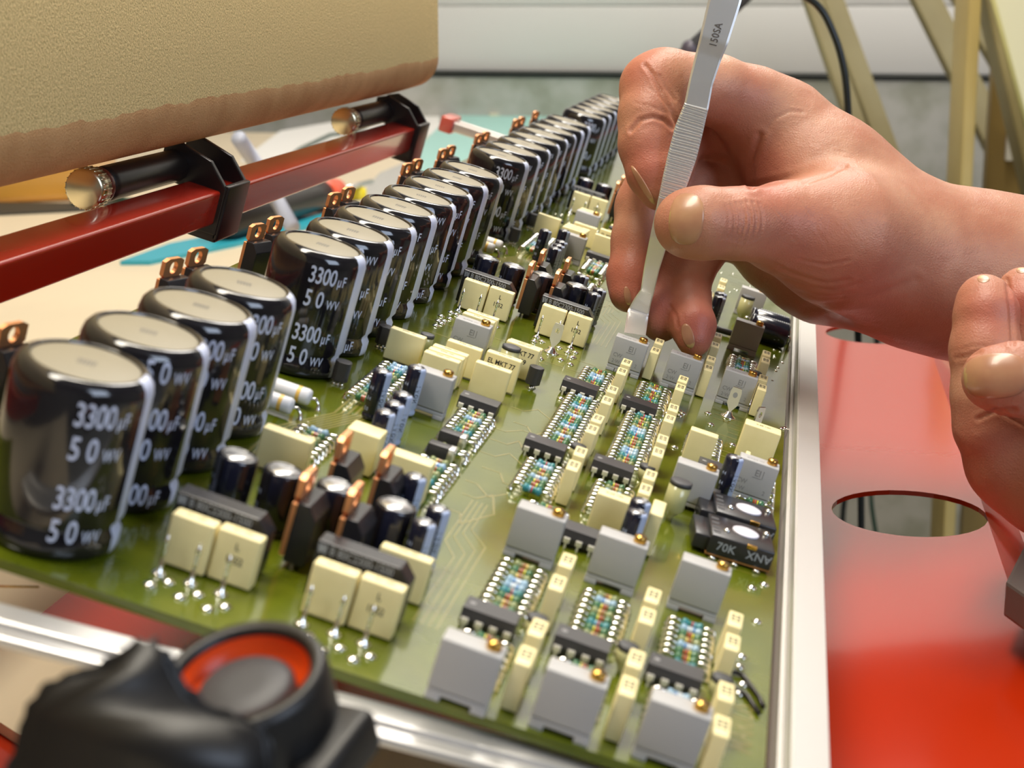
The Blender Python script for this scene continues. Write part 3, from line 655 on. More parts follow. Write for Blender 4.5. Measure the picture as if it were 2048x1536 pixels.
# ---- prototypes
def wrap(R, a0, z0):                            # text on a cylinder: x along the girth, y up
    def f(x, y):
        a = a0 + x / R; return ((R + 0.05) * math.cos(a), (R + 0.05) * math.sin(a), z0 + y)
    return f
def big_cap(phase):
    r = empty('electrolytic_capacitor'); H = 27.9; R = 10.35
    prof = [(9.2, 0.2), (R - 0.1, 0.6), (R, 1.4), (R, 3.4), (R - 0.6, 4.3), (R - 0.6, 4.9), (R, 5.9), (R, H - 2.6), (R - 0.35, H - 1.2), (R - 1.05, H - 0.35), (R - 1.9, H), (R - 2.15, H - 0.1), (R - 2.2, H - 0.6)]
    mb = MB(); n = 72; lo = []
    def radius(z):
        for (r0, z0), (r1, z1) in zip(prof[:-2], prof[1:-1]):
            if z0 <= z <= z1: return r0 + (r1 - r0) * (z - z0) / max(1e-6, z1 - z0)
        return R
    # the stripe is printed on the sleeve: its faces take the stripe paint
    vs = []; fs = []; ms = []
    for rr, z in prof:
        for i in range(n):
            t = 2 * math.pi * i / n; vs.append((rr * math.cos(t), rr * math.sin(t), z))
    mb.add(vs, [], 'sleeve'); mb.mi('print')
    for j in range(len(prof) - 1):
        for i in range(n):
            a = j * n + i; b_ = j * n + (i + 1) % n; mb.f.append((a, b_, b_ + n, a + n)); mb.sm.append(True)
            deg = (i * 360 / n + 360) % 360
            mb.m.append(1 if (deg >= 337 or deg < 2) and 0.5 <= j <= 9.5 else 0)
    mb.f.append(tuple(range(n))[::-1]); mb.m.append(0); mb.sm.append(False)
    a0 = math.radians(-61)
    z = 23.6 - (0.5 if phase == 0 else 6.2)
    rows = []
    base = 23.3 if phase == 0 else 29.8
    shift = 0
    while base > 0:
        rows.append((base, 0, shift)); rows.append((base - 5.2, 1, shift)); base -= 13.0; shift -= 0.8
    for zz, kind, sh in rows:
        if kind == 0:
            if 2.0 < zz < 26.6:
                mb.text('3300', 3.7, 'print', wrap(R, a0 - 0.09 + sh * 0.03, zz), 0.62, 0.95); mb.text('µF', 2.3, 'print', wrap(R, a0 + 0.34 + sh * 0.03, zz - 0.9), 0.62, 1.15)
        elif 2.0 < zz < 26.6:
            mb.text('50', 3.7, 'print', wrap(R, a0 - 0.16 + sh * 0.03, zz), 0.66, 1.5); mb.text('WV', 2.0, 'print', wrap(R, a0 + 0.26 + sh * 0.03, zz - 0.8), 0.62, 1.15)
    # fold the print that reaches the shoulder or the groove onto the sleeve
    for i in range(len(vs), len(mb.v)):
        x, y, z_ = mb.v[i]; q = math.hypot(x, y); k = ((R if 1 < z_ < 8 else radius(max(0.6, min(H - 0.36, z_)))) + 0.06) / q; mb.v[i] = (x * k, y * k, min(z_, H - 0.3))
    mb.build('sleeve', r)
    mb = MB(); mb.lathe([(R - 2.2, H - 1.2), (R - 2.2, H - 0.5), (R - 2.6, H - 0.35)], 'canTop', n=48, capb=False)
    for k in range(5): mb.box(-1.3 + k * 0.55, -1.0 + k * 0.55, -1.1, 1.1 - 0.15 * (k % 2), H - 0.36, H - 0.33, 'mark')
    mb.box(-1.5, 1.4, -0.1, 0.1, H - 0.36, H - 0.33, 'mark'); mb.box(-1.5, 1.4, 0.95, 1.12, H - 0.36, H - 0.33, 'mark')
    mb.build('can_top', r)
    return r
CAPS = [big_cap(0), big_cap(1)]
def trimmer(txt=True):
    r = empty('trimmer_potentiometer'); mb = MB()
    mb.box(0, 9.0, 0, 4.5, 1.9, 9.6, 'pot', 0.25); mb.box(0.05, 8.95, 0.15, 4.4, 0.9, 1.75, 'pot', 0.15)
    mb.box(0.1, 8.9, 0.3, 4.2, 1.7, 2.0, 'potgroove')
    mb.box(0, 2.2, 0.1, 4.4, 0.0, 0.95, 'pot', 0.12); mb.box(6.8, 9.0, 0.1, 4.4, 0.0, 0.95, 'pot', 0.12)
    if txt:
        f = lambda cx, cz: (lambda x, y: (cx + x, -0.03, cz + y))
        mb.text('EI', 1.5, 'potgroove', f(4.9, 7.3), 0.9); mb.box(3.9, 5.9, -0.03, 0.05, 6.1, 6.25, 'potgroove'); mb.box(6.0, 6.15, -0.03, 0.05, 6.2, 8.1, 'potgroove')
        mb.text('CW', 1.1, 'potgroove', f(2.0, 4.7), 0.9); mb.text('2·W', 1.0, 'potgroove', f(2.0, 3.0), 0.9); mb.text('2', 1.0, 'potgroove', f(7.4, 3.3), 0.9)
        mb.text('RT24 W', 0.9, 'potgroove', lambda x, y: (3.6 + x, 1.7 + y, 9.63), 0.9)
    mb.build('case', r)
    mb = MB(); mb.lathe([(1.15, 8.6), (1.15, 10.6), (0.95, 10.85)], 'brass', (7.2, 2.3, 0), n=18); mb.box(6.25, 8.15, 2.18, 2.42, 10.86, 10.87, 'darkcap'); mb.build('screw', r)
    return r
POT = trimmer(); POTP = trimmer(False)
def dip(n=4, L=8.9, D=5.6):
    r = empty('integrated_circuit'); mb = MB()
    mb.prism([(0.25, 0.7), (D - 0.25, 0.7), (D, 1.9), (D - 0.35, 3.6), (0.35, 3.6), (0, 1.9)], 0, L, 'chip', 'x', bev=0.08)
    mb.lathe([(0.55, 3.61), (0.5, 3.62)], 'potgroove', (1.2, D / 2, 0), n=14); mb.build('body', r)
    for i in range(n):
        x = L / 2 + (i - (n - 1) / 2) * 2.35
        for s in (0, 1):
            y0 = -0.1 if s == 0 else D + 0.1; sg = -1 if s == 0 else 1
            mb = MB(); mb.box(x - 0.6, x + 0.6, min(y0 + sg * 0.5, y0 - sg * 0.15), max(y0 + sg * 0.5, y0 - sg * 0.15), 1.5, 2.1, 'pintin', 0.05, 1)
            mb.box(x - 0.6, x + 0.6, min(y0 + sg * .2, y0 + sg * .45), max(y0 + sg * .2, y0 + sg * .45), 1.1, 1.9, 'pintin', 0.05, 1)
            mb.box(x - 0.2, x + 0.2, min(y0 + sg * .15, y0 + sg * .3), max(y0 + sg * .15, y0 + sg * .3), 0.0, 1.2, 'pintin'); mb.build('pin', r)
    return r
DIP = dip()
def resistor(body, bands, L=3.9, R=0.8, span=8.2):
    mb = MB(); x0 = -L / 2; prof = [(0.25, 0), (R * 1.12, 0.25), (R * 1.15, 0.75), (R * 0.9, 1.15)]
    mb.lathe([(r_, x0 + x) for r_, x in prof], body, (0, 0, 1.5), 'x', n=10, capt=False)
    segs = [(1.15, None)]; xs = np.linspace(1.15, L - 1.15, 8)
    for i in range(7): mb.lathe([(R * 0.9, x0 + xs[i]), (R * 0.9, x0 + xs[i + 1])], bands[(i - 1) // 2] if (i % 2 == 1 and (i - 1) // 2 < len(bands)) else body, (0, 0, 1.5), 'x', n=10, capb=False, capt=False)
    mb.lathe([(r_, x0 + L - x) for r_, x in prof][::-1], body, (0, 0, 1.5), 'x', n=10, capb=False)
    o = mb.build('resistor')
    for s in (-1, 1):
        mb = MB(); e = s * span / 2
        mb.tube([(s * L / 2, 0, 1.5), (s * (L / 2 + 0.5), 0, 1.75), (e - s * 0.55, 0, 1.75), (e - s * 0.15, 0, 1.5), (e, 0, 0.9), (e + s * 0.05, 0, 0.4), (e, 0, 0)], [0.3, 0.34, 0.38, 0.40, 0.40, 0.5, 0.8], 'tin', n=6)
        mb.build('lead', o)
    return o
RES = dict(green=resistor('resgreen', ['yellow', 'red', 'orange']), blue=resistor('resblue', ['white', 'white', 'bandblue']), olive=resistor('restan', ['brown', 'orange', 'gold']),
           teal=resistor('resteal', ['resblue', 'red', 'green' if 'green' in M else 'resgreen']))
def film(w, d, h, lab=(), rim=0.35, top=''):
    mb = MB(); mb.box(0, w, 0, d, 0.4, h, 'cream', rim, 3)
    for t, x, z, s in lab: mb.text(t, s, 'ink', (lambda cx, cz: (lambda a, c: (cx + a, -0.04, cz + c)))(x, z), 0.85)
    if top: mb.text(top, min(0.9, d * 0.3), 'ink', lambda a, c: (w / 2 + a, d / 2 + c, h + 0.03), 0.8)
    return mb.build('box_capacitor')
SQL = film(6.9, 3.0, 8.6, top='0.1 100')
SQR = film(6.9, 3.0, 8.6, [('L', 3.6, 6.6, 1.2), ('1552', 3.6, 4.4, 1.2)], top='0.1 100')
MKT = film(8.6, 2.6, 7.9, top='4700 100')
MKTT = film(8.6, 2.6, 8.6, [('EL MKT 77', 4.2, 6.7, 1.25), ('0059', 4.6, 4.7, 1.25)], top='4700 100')
SLIM = film(2.5, 6.6, 7.9, rim=0.3); 
mb = MB()
def slim():
    mb = MB(); mb.box(-1.25, 1.25, -3.3, 3.3, 0.3, 7.9, 'cream', 0.3, 3)
    for y in (-1.0, 0.2, 1.3): mb.box(-0.65, 0.65, y, y + 0.55, 7.91, 7.93, 'ink')
    for y in (-1.0, 0.2, 1.3): mb.box(-0.12, 0.12, y + 0.05, y + 0.5, 7.932, 7.935, 'cream')
    mb.box(-0.75, -0.62, -1.2, 2.0, 7.91, 7.93, 'ink'); mb.box(0.62, 0.75, -1.2, 2.0, 7.91, 7.93, 'ink')
    return mb.build('slim_box_capacitor')
bpy.data.objects.remove(SLIM); SLIM = slim()
BIGY = film(8.9, 5.0, 9.3, top='0.68 100'); FATY = film(6.6, 4.2, 7.8, top='0.22 100')
def bridge():
    r = empty('bridge_rectifier'); mb = MB(); W_, H_ = 15.4, 9.8
    mb.prism([(0, 0.6), (W_, 0.6), (W_, H_ - 2.2), (W_ - 2.0, H_), (0, H_)], 0, 4.2, 'epoxy', 'y', bev=0.25)
    mb.text('B 80C2300-1500', 1.35, 'greyprint', lambda x, y: (7.4 + x, -0.04, 8.75 + y), 0.80, 1.0)
    mb.text('π', 1.9, 'greyprint', lambda x, y: (1.0 + x, -0.04, 8.7 + y), 0.9); mb.box(1.6, 1.75, -0.04, 0.02, 8.1, 9.4, 'greyprint')
    mb.build('body', r)
    for i in range(4):
        mb = MB(); x = 1.6 + i * 4.1; mb.tube([(x, 2.1, 0.7), (x, 2.1, 0.0)], [0.45, 0.8], 'tin'); mb.build('lead', r)
    return r
BR = bridge()
def elec(D, H, stripe, top=True, col='darksleeve', a=(300, 345)):
    r = empty('electrolytic_capacitor'); R = D / 2; n = 36
    prof = [(R - 0.3, 0.3), (R, 0.6), (R, 1.2), (R - 0.25, 1.6), (R, 2.1), (R, H - 0.6), (R - 0.2, H - 0.2), (R - 0.55, H), (R - 0.75, H - 0.15)]
    mb = MB(); vs = [(q * math.cos(2 * math.pi * i / n), q * math.sin(2 * math.pi * i / n), z) for q, z in prof for i in range(n)]
    mb.add(vs, [], col); mb.mi(stripe)
    for j in range(len(prof) - 1):
        for i in range(n):
            p = j * n + i; q = j * n + (i + 1) % n; mb.f.append((p, q, q + n, p + n)); mb.sm.append(True); deg = i * 10
            mb.m.append(1 if a[0] <= deg < a[1] else 0)
    mb.f.append(tuple(range(n))[::-1]); mb.m.append(0); mb.sm.append(False)
    for k in range(int(H / 3)):
        for q in (-0.12, 0.16): mb.text(random.choice('025478'), 0.8, 'bluestripe', wrap(R, math.radians(-128) + q, 2.6 + 2.3 * k), 0.7)
    for k in range(4): mb.text('NOVI'[k], 1.0, 'darksleeve' if stripe == 'bluestripe' else stripe, (lambda kk: (lambda x, y: ((R + 0.05) * math.cos(math.radians(a[0] + 14) + y / R), (R + 0.05) * math.sin(math.radians(a[0] + 14) + y / R), H * 0.35 + kk * 1.1 + x)))(k), 0.8)
    mb.build('sleeve', r)
    mb = MB(); mb.lathe([(R - 0.75, H - 0.4), (R - 0.75, H - 0.18), (0.4, H - 0.15)], 'alu' if top else 'darkcap', n=28, capb=False); mb.box(-R * 0.6, R * 0.6, -0.06, 0.06, H - 0.16, H - 0.13, 'darkcap'); mb.build('can_top', r)
    mb = MB(); mb.tube([(-R * 0.4, 0, 0.5), (-R * 0.4, 0, 0)], [0.3, 0.7], 'tin'); mb.tube([(R * 0.4, 0, 0.5), (R * 0.4, 0, 0)], [0.3, 0.7], 'tin'); mb.build('leads', r)
    return r
EL7 = elec(7.0, 11.2, 'darksleeve', True, 'sleeve', (270, 320)); EL4 = elec(4.1, 11.0, 'bluestripe', True, 'darksleeve', (300, 360)); 
def reg():
    r = empty('power_transistor'); mb = MB()
    mb.prism([(0.9, 1.2), (4.4, 1.2), (4.4, 9.2), (2.9, 11.4), (0.9, 11.4)], -4.4, 4.4, 'epoxy', 'y', bev=0.2)
    mb.build('body', r)
    n = 16; pts = []; hy, hz, hr_ = 0, 13.4, 1.45
    bm = bmesh.new()
    for x in (0.0, 1.0):
        inner = [bm.verts.new((x, hy + hr_ * math.cos(2 * math.pi * i / n), hz + hr_ * math.sin(2 * math.pi * i / n))) for i in range(n)]
        outer = []
        for i in range(n):
            c_, s_ = math.cos(2 * math.pi * i / n), math.sin(2 * math.pi * i / n); k = min(3.6 / max(abs(c_), 1e-9), (2.1 if s_ > 0 else 2.4) / max(abs(s_), 1e-9)); outer.append(bm.verts.new((x, hy + c_ * k, hz + s_ * k)))
        for i in range(n): bm.faces.new([inner[i], inner[(i + 1) % n], outer[(i + 1) % n], outer[i]])
    bm.verts.ensure_lookup_table(); V = bm.verts
    for i in range(n):
        j = (i + 1) % n; bm.faces.new([V[i], V[j], V[2 * n + j], V[2 * n + i]]); bm.faces.new([V[n + i], V[n + j], V[3 * n + j], V[3 * n + i]])
    bmesh.ops.recalc_face_normals(bm, faces=bm.faces[:])
    mb = MB(); mb.bm(bm, 'copper'); mb.box(0, 1.0, -4.2, 4.2, 2.0, 11.05, 'copper', 0.1, 1); mb.build('tab', r)
    for y in (-2.3, 0, 2.3):
        mb = MB(); mb.box(2.0, 2.5, y - 0.35, y + 0.35, 0.0, 1.5, 'tin'); mb.build('lead', r)
    return r
REG = reg()
def pin():
    mb = MB(); mb.tube([(0, 0, 0), (0, 0, 0.35), (0, 0, 0.9), (0, 0, 4.9), (0, 0, 5.2), (0, 0, 6.6)], [1.3, 1.0, 0.3, 0.28, 0.5, 0.06], 'tin', n=10); return mb.build('terminal_pin')
PIN = pin()
def styro(D, H):
    r = empty('film_roll_capacitor'); mb = MB(); mb.lathe([(D * 0.14, 0), (D * 0.16, 0.9), (D * 0.36, 1.9), (D / 2, 2.8), (D / 2, H - 0.8)], 'styro', n=24); mb.build('roll', r)
    mb = MB(); mb.lathe([(D / 2 + 0.04, H - 0.9), (D / 2 + 0.04, H - 0.1), (D / 2 - 0.3, H)], 'darkcap', n=24); mb.build('end_band', r); return r
STY = styro(4.6, 8.8); STYS = styro(3.4, 5.2)
def to92():
    r = empty('small_transistor'); mb = MB(); R = 1.85
    mb.prism([(R * math.cos(math.radians(a)), R * math.sin(math.radians(a))) for a in range(-60, 241, 20)], 1.2, 5.6, 'chip', 'z', bev=0.12, smooth=False); mb.build('body', r)
    for x in (-0.9, 0, 0.9):
        mb = MB(); mb.tube([(x, 0, 1.3), (x, -0.2, 0.5), (x, -0.2, 0)], [0.22, 0.25, 0.7], 'tin'); mb.build('lead', r)
    return r
TO = to92()
def powres():
    mb = MB(); mb.lathe([(0.6, -4.6), (1.5, -4.4), (1.75, -3.8), (1.75, 1.6)], 'reswhite', (0, 0, 2.4), 'x', n=18, capt=False); mb.lathe([(1.77, 1.6), (1.77, 2.4)], 'gold', (0, 0, 2.4), 'x', n=18, capb=False, capt=False)
    mb.lathe([(1.75, 2.4), (1.75, 3.8), (1.5, 4.4), (0.6, 4.6)], 'reswhite', (0, 0, 2.4), 'x', n=18, capb=False); o = mb.build('power_resistor')
    for s in (-1, 1):
        mb = MB(); mb.tube([(s * 4.5, 0, 2.4), (s * 5.6, 0, 2.5), (s * 6.4, 0, 1.6), (s * 6.6, 0, 0.6), (s * 6.6, 0, 0)], [0.35, 0.35, 0.38, 0.5, 0.9], 'tin', n=8); mb.build('lead', o)
    return o
PR = powres()
def blade():
    bm = bmesh.new(); n = 12; w, h0, h1 = 1.45, 1.2, 8.2
    mb = MB(); rr = 0.62; hz = 6.2
    for y in (-0.25, 0.25):
        inn = [(rr * math.cos(2 * math.pi * i / n), hz + rr * math.sin(2 * math.pi * i / n) * 1.25) for i in range(n)]; out = []
        for i in range(n):
            c_, s_ = math.cos(2 * math.pi * i / n), math.sin(2 * math.pi * i / n); k = min(w / max(abs(c_), 1e-9), (h1 - hz if s_ > 0 else hz - h0) / max(abs(s_), 1e-9)); out.append((c_ * k, hz + s_ * k))
        vs = [(a, y, z) for a, z in inn + out]; mb.add(vs, [(i, (i + 1) % n, n + (i + 1) % n, n + i) for i in range(n)], 'pintin')
        if y < 0: keep = (inn, out)
    inn, out = keep
    for ring in (inn, out):
        mb.add([(a, -0.25, z) for a, z in ring] + [(a, 0.25, z) for a, z in ring], [(i, (i + 1) % n, n + (i + 1) % n, n + i) for i in range(n)], 'tin')
    mb.lathe([(2.3, 0), (1.9, 0.35), (1.0, 0.9), (0.7, 1.6)], 'tin', n=16); return mb.build('tin_terminal')
BLD = blade()
def relay():
    r = empty('toggle_module'); mb = MB(); W_, D_, H_ = 13.0, 12.6, 4.8
    mb.box(0, W_, 0, D_, 0.9, H_, 'epoxy', 0.3); mb.box(-3.0, 0.4, 1.0, D_ - 0.5, 0.9, H_ - 0.9, 'epoxy', 0.3)
    for k in range(4): mb.box(0.5, 2.0, 2.0 + k * 2.5, 3.2 + k * 2.5, H_ + 0.0, H_ + 0.05, 'darkcap')
    mb.text('70K', 1.7, 'greyprint', lambda x, y: (3.6 + x, -0.04, 2.9 + y), 1.0); mb.text('ANX', 1.7, 'greyprint', lambda x, y: (10.2 - x * 1.0, -0.04, 2.9 - y), 1.0)
    mb.build('case', r)
    mb = MB(); mb.box(-0.1, W_ + 0.1, 0.15, D_, 0.55, 0.95, mat('brown_base_sheet', (0.32, 0.14, 0.03), 0.5)); mb.build('base_sheet', r)
    mb = MB(); mb.lathe([(2.75, H_ - 0.1), (2.75, H_ + 0.25), (2.5, H_ + 0.35)], mat('pale_lilac_disc', (0.72, 0.70, 0.80), 0.35), (7.4, 6.8, 0), n=32); mb.build('disc', r)
    for x, y in ((3.4, 4.6), (12.0, 9.6)):
        mb = MB(); mb.ball((x, y, H_ + 0.1), 0.75, 'tin', 0.6, n=14); mb.build('stud', r)
    mb = MB(); mb.box(7.3, 9.3, -0.12, 0.6, H_ - 0.7, H_ + 0.12, 'brass', 0.1); mb.build('latch', r)
    for k in range(3):
        mb = MB(); mb.tube([(1.5 + k * 4.5, -0.2, 0.6), (1.5 + k * 4.5, -0.5, 0)], [0.5, 1.0], 'tin', 8); mb.build('lead', r)
    return r
REL = relay()
def axial():
    r = empty('axial_capacitor'); mb = MB(); mb.lathe([(2.4, -6.6), (3.9, -6.2), (4.1, -5.4), (3.7, -4.6), (4.1, -4.0), (4.1, 5.8), (3.7, 6.6)], 'darksleeve', (0, 0, 4.2), 'x', n=36); mb.build('sleeve', r)
    mb = MB(); 
    for k in range(14): mb.box(-3.6 + k * 0.7, -3.2 + k * 0.7, -0.9, 0.9, 8.28, 8.33, 'greyprint')
    mb.build('print_band', r)
    for s in (-1, 1):
        mb = MB(); mb.tube([(s * 6.5, 0, 4.2), (s * 7.6, 0, 4.2), (s * 8.0, 0, 3.4), (s * 8.0, 0, 0)], [0.35, 0.35, 0.35, 0.7], 'tin'); mb.build('lead', r)
    return r
AX = axial()

# ---- placement
side = {0: 'near', 1: 'middle', 2: 'far'}
grp = {0: 'near group of four', 1: 'middle group of eight', 2: 'third group of eight', 3: 'farthest group'}
random.seed(3)
k = 0; ncap = {0: 4, 1: 8, 2: 8, 3: 6}
for g in range(4):
    for i in range(ncap[g]):
        y = k * 22.86 + g * 27.35
        lab = f"tall black 3300 microfarad capacitor, {ORD[i]} in the {grp[g]}"
        ph = [0, 1, 0, 0, 0, 1, 0, 0, 1, 0, 0, 0][k] if k < 12 else k % 2
        put(CAPS[ph], bmat(random.uniform(-.2, .2), y, 0, math.radians(random.uniform(-6, 5) + (14 if g == 0 else 4))), lab, 'capacitor', 'tall black capacitors along the left of the board'); k += 1

def trim(x, y, lab, proto=None): return put(proto or POT, bmat(x, y), lab, 'trimmer', 'grey trimmer potentiometers')
for i, x in enumerate((62.3, 77.4, 92.6)):
    c = ('left', 'middle', 'right')[i]
    trim(x, (-8.8, -6.6, -4.6)[i], f'grey trimmer with brass screw, {ORD[i]} from the left in the front row', POTP)
    trim(x - 0.2, (52.6, 53.4, 54.6)[i], f'grey trimmer with brass screw, {ORD[i]} from the left in the second row', POTP)
trim(61.9, 203.6, 'grey trimmer touched by the tip of the tweezers')
trim(76.9, 205.6, 'grey marked trimmer just under the little fingertip')
trim(92.1, 207.4, 'grey marked trimmer behind the upright tin blade')
trim(91.8, 276.6, 'plain grey trimmer in the shade under the palm', POTP)
trim(86.8, 110.8, 'grey trimmer behind the large yellowish film roll capacitor', POTP)
trim(99.6, 130.0, 'grey trimmer beside the dark blue capacitor and large cream box')
trim(25.0, 166.5, 'grey marked trimmer between cream capacitors on the left block')
trim(27.3, 113.6, 'grey trimmer half hidden behind the dark blue capacitors', POTP)
trim(25.0, 166.5 + PER, 'grey trimmer in front of the far cream square capacitors', POTP)
trim(27.3, 113.6 + PER, 'grey trimmer beside the far small black capacitors', POTP)
trim(91.0, 334.0, 'grey trimmer behind a yellowish roll, farthest one under the palm', POTP)

def chip(x, y, lab, p=None): return put(p or DIP, bmat(x, y), lab, 'chip', 'black eight pin chips')
chip(61.4, 17.2, 'black eight pin chip behind the front row first trimmer')
chip(76.4, 19.0, 'black eight pin chip behind the front row second trimmer')
chip(91.6, 20.6, 'black eight pin chip behind the front row third trimmer')
chip(54.9, 110.8, 'black eight pin chip across the middle of the left resistor column')
chip(54.7, 165.8, 'black eight pin chip near the top of the left resistor column')
chip(69.9, 112.2, 'black eight pin chip across the middle of the right resistor column')
chip(69.9, 167.4, 'black eight pin chip near the top of the right resistor column')
chip(36.9, 125.2, 'black eight pin chip in front of the cream capacitors on the left block')
chip(36.6, 125.2 + PER, 'black eight pin chip on the far block beside the index finger')
chip(68.4, 66.4, 'black chip partly hidden behind the second row middle trimmer')
chip(91.6, 136.0, 'black eight pin chip in front of a cream capacitor on the right side')
chip(88.8, 115.8, 'black chip between the grey trimmers behind the black square modules')

def sq(x, y, lab, p): return put(p, bmat(x, y), lab, 'capacitor', 'cream square capacitors in front of the rectifiers')
def recti(m):
    Y = m * PER; sd = side[m]
    put(BR, bmat(15.3, Y + 8.2), f'flat black bridge rectifier on the left, {sd} block', 'rectifier', 'black bridge rectifiers')
    put(BR, bmat(38.2, Y + 8.6), f'flat black bridge rectifier on the right, {sd} block', 'rectifier', 'black bridge rectifiers')
    for i, (x, y, p) in enumerate(((17.0, 2.6, SQL), (24.3, 3.2, SQR), (39.6, 2.9, SQL), (46.9, 3.5, SQR))):
        sq(x, Y + y, f'cream square capacitor, {ORD[i]} from the left in the {sd} row before the rectifiers', p)
    for i, (x, y) in enumerate(((18.3, -0.6), (23.2, -0.2), (28.0, 0.0), (41.0, -0.2), (46.0, 0.2), (50.6, 0.4))):
        put(PIN, bmat(x, Y + y), f'thin spear tipped pin, {ORD[i]} from the left before the {sd} cream square capacitors', 'pin', 'spear tipped terminal pins')
    for i, (x, y, p) in enumerate(((18.0, 27.5, EL7), (26.0, 28.0, EL7), (34.8, 29.5, EL7), (45.0, 30.0, EL7))):
        put(p, bmat(x, Y + y, 0, -0.3), f'black capacitor, {ORD[i]} from the left behind the {sd} bridge rectifiers', 'capacitor', 'black capacitors behind the rectifiers')
    for i, (x, y) in enumerate(((31.2, 20.3), (39.0, 20.9), (30.8, 42.5), (38.6, 42.5))):
        put(REG, bmat(x, Y + y, 0, 0.0), f'copper tabbed transistor, {("front left", "front right", "rear left", "rear right")[i]} of the four in the {sd} block', 'transistor', 'copper tabbed transistors among the capacitors')
    for i, (x, y, s_) in enumerate(((50.6, 27.5, 1), (51.2, 35.5, 1), (44.3, 46.5, 1))):
        put(EL4 if m == 0 else EL7 if False else EL4, bmat(x, Y + y), f'small blue striped capacitor, {ORD[i]} from the front beside the {sd} copper tabs', 'capacitor', 'small blue striped capacitors')
recti(0); recti(1); recti(2)
put(MKT, bmat(46.0, 19.0, 0), 'cream capacitor standing just behind the near right bridge rectifier', 'capacitor', 'cream box capacitors')
for m in (0, 1, 2):
    Y = m * PER; sd = side[m]
    for i, y in enumerate((25.5, 40.2, 113.8, 128.6, 169.7, 183.8)):
        if m == 2 and i > 4: continue
        put(REG, bmat(-30.3, Y + y, 0, math.radians(-12)), f'copper tabbed transistor, {ORD[i]} along the left edge of the {sd} block', 'transistor', 'copper tabbed transistors on the left edge')
    if m < 2:
        put(PR, bmat(7.6, Y + 93, 0), f'white power resistor with gold band, rear one, {sd} block', 'resistor', 'white power resistors')
        put(PR, bmat(6.6, Y + 84, 0), f'white power resistor with gold band, front one, {sd} block', 'resistor', 'white power resistors')
    if m < 2:
        put(TO, bmat(12.2, Y + 114.5, 0, 0.2), f'small black transistor at the foot of the second tall capacitor, {sd} block', 'transistor', 'small black transistors')
        put(TO, bmat(11.7, Y + 153, 0, 0.2), f'small black transistor at the foot of the fourth tall capacitor, {sd} block', 'transistor', 'small black transistors')
put(TO, bmat(63.0, 66.5, 0, 0.3), 'small black transistor behind the second row left trimmer', 'transistor', 'small black transistors')

def mk(x, y, lab, p=MKT, rz=0.0): return put(p, bmat(x, y, 0, rz), lab, 'capacitor', 'cream box capacitors')
def leftblock(m):
    Y = m * PER; sd = side[m]
    mk(38.8, Y + 165.4, f'cream capacitor marked EL MKT 77, front one of the rear pair, {sd} block', MKTT)
    mk(38.8, Y + 169.4, f'cream capacitor touching the rear of the marked pair, {sd} block')
    mk(36.8, Y + 150.0, f'cream capacitor marked EL MKT 77 behind the left block chip, {sd} block', MKTT)
    mk(36.2, Y + 140.5, f'plain cream capacitor directly behind the left block chip, {sd} block')
    mk(14.2, Y + 144.6, f'plain cream capacitor standing alone nearest the tall capacitors, {sd} block')
    mk(27.0, Y + 150.5, f'cream capacitor just before the grey marked trimmer, {sd} block')
    for i in range(3): mk(25.0 + 0.15 * i, Y + 134.5 + 3.7 * i, f'cream capacitor, {ORD[i]} from the front in the stack of three, {sd} block')
    mk(24.2, Y + 180.6, f'cream capacitor, front of the pair behind the grey trimmer, {sd} block')
    mk(24.4, Y + 184.6, f'cream capacitor, rear of the pair behind the grey trimmer, {sd} block')
    for i, (x, y) in enumerate(((23.8, 99.8), (28.7, 110.4), (31.0, 89.2), (31.2, 81.6), (31.1, 74.8))):
        put(EL4, bmat(x, Y + y, 0, 0.1), f'dark blue striped capacitor, {("rear left", "rear right", "third from the front", "second from the front", "front one")[i]} of the cluster in the {sd} block', 'capacitor', 'dark blue striped capacitors')
    put(STY, bmat(41.0, Y + 160.8), f'yellowish roll capacitor with dark band before a marked cream one, {sd} block', 'capacitor')
    put(STYS, bmat(20.6, Y + 160.0), f'small yellowish roll capacitor behind a cream one, {sd} block', 'capacitor')
    put(TO, bmat(48.2, Y + 162.0, 0, 1.2), f'small black transistor right of the marked cream pair, {sd} block', 'transistor', 'small black transistors')
leftblock(0); leftblock(1)
mk(36.0, 60.0, 'cream capacitor in front of the left block resistor column', film(8.6, 4.0, 8.6))
mk(26.4, 66.0, 'thick cream capacitor behind the rear copper tabs', film(6.6, 6.0, 8.4))
mk(14.3, 52.5, 'long cream capacitor between the rear copper tabs and tall capacitors', film(9.4, 3.0, 8.0))
mk(73.9, 79.6, 'thick cream capacitor at the foot of the right resistor column', FATY)
mk(84.6, 75.6, 'narrow cream capacitor right of a dark blue capacitor', film(2.6, 9.0, 8.8))
mk(87.7, 146.0, 'cream capacitor behind the right side chip', film(6.6, 3.2, 7.6))
mk(99.6, 160.6, 'largest cream capacitor at the right edge of the board', BIGY)
mk(101.6, 150.6, 'wide cream capacitor slab partly hidden by the largest one', film(1.2, 3.0, 5.0))
put(STY, bmat(88.8, 101.4), 'large yellowish roll capacitor with dark band before a grey trimmer', 'capacitor')
put(STYS, bmat(66.0, 113.8), 'small yellowish roll capacitor beside the left column middle chip', 'capacitor')
put(STYS, bmat(81.3, 116.0), 'small yellowish roll capacitor beside the right column middle chip', 'capacitor')
put(STYS, bmat(73.0, 20.0), 'small yellowish roll capacitor right of the front left chip', 'capacitor')
put(STYS, bmat(87.8, 21.5), 'small yellowish roll capacitor right of the front middle chip', 'capacitor')
put(STYS, bmat(103.2, 22.0), 'small yellowish roll capacitor right of the front right chip', 'capacitor')
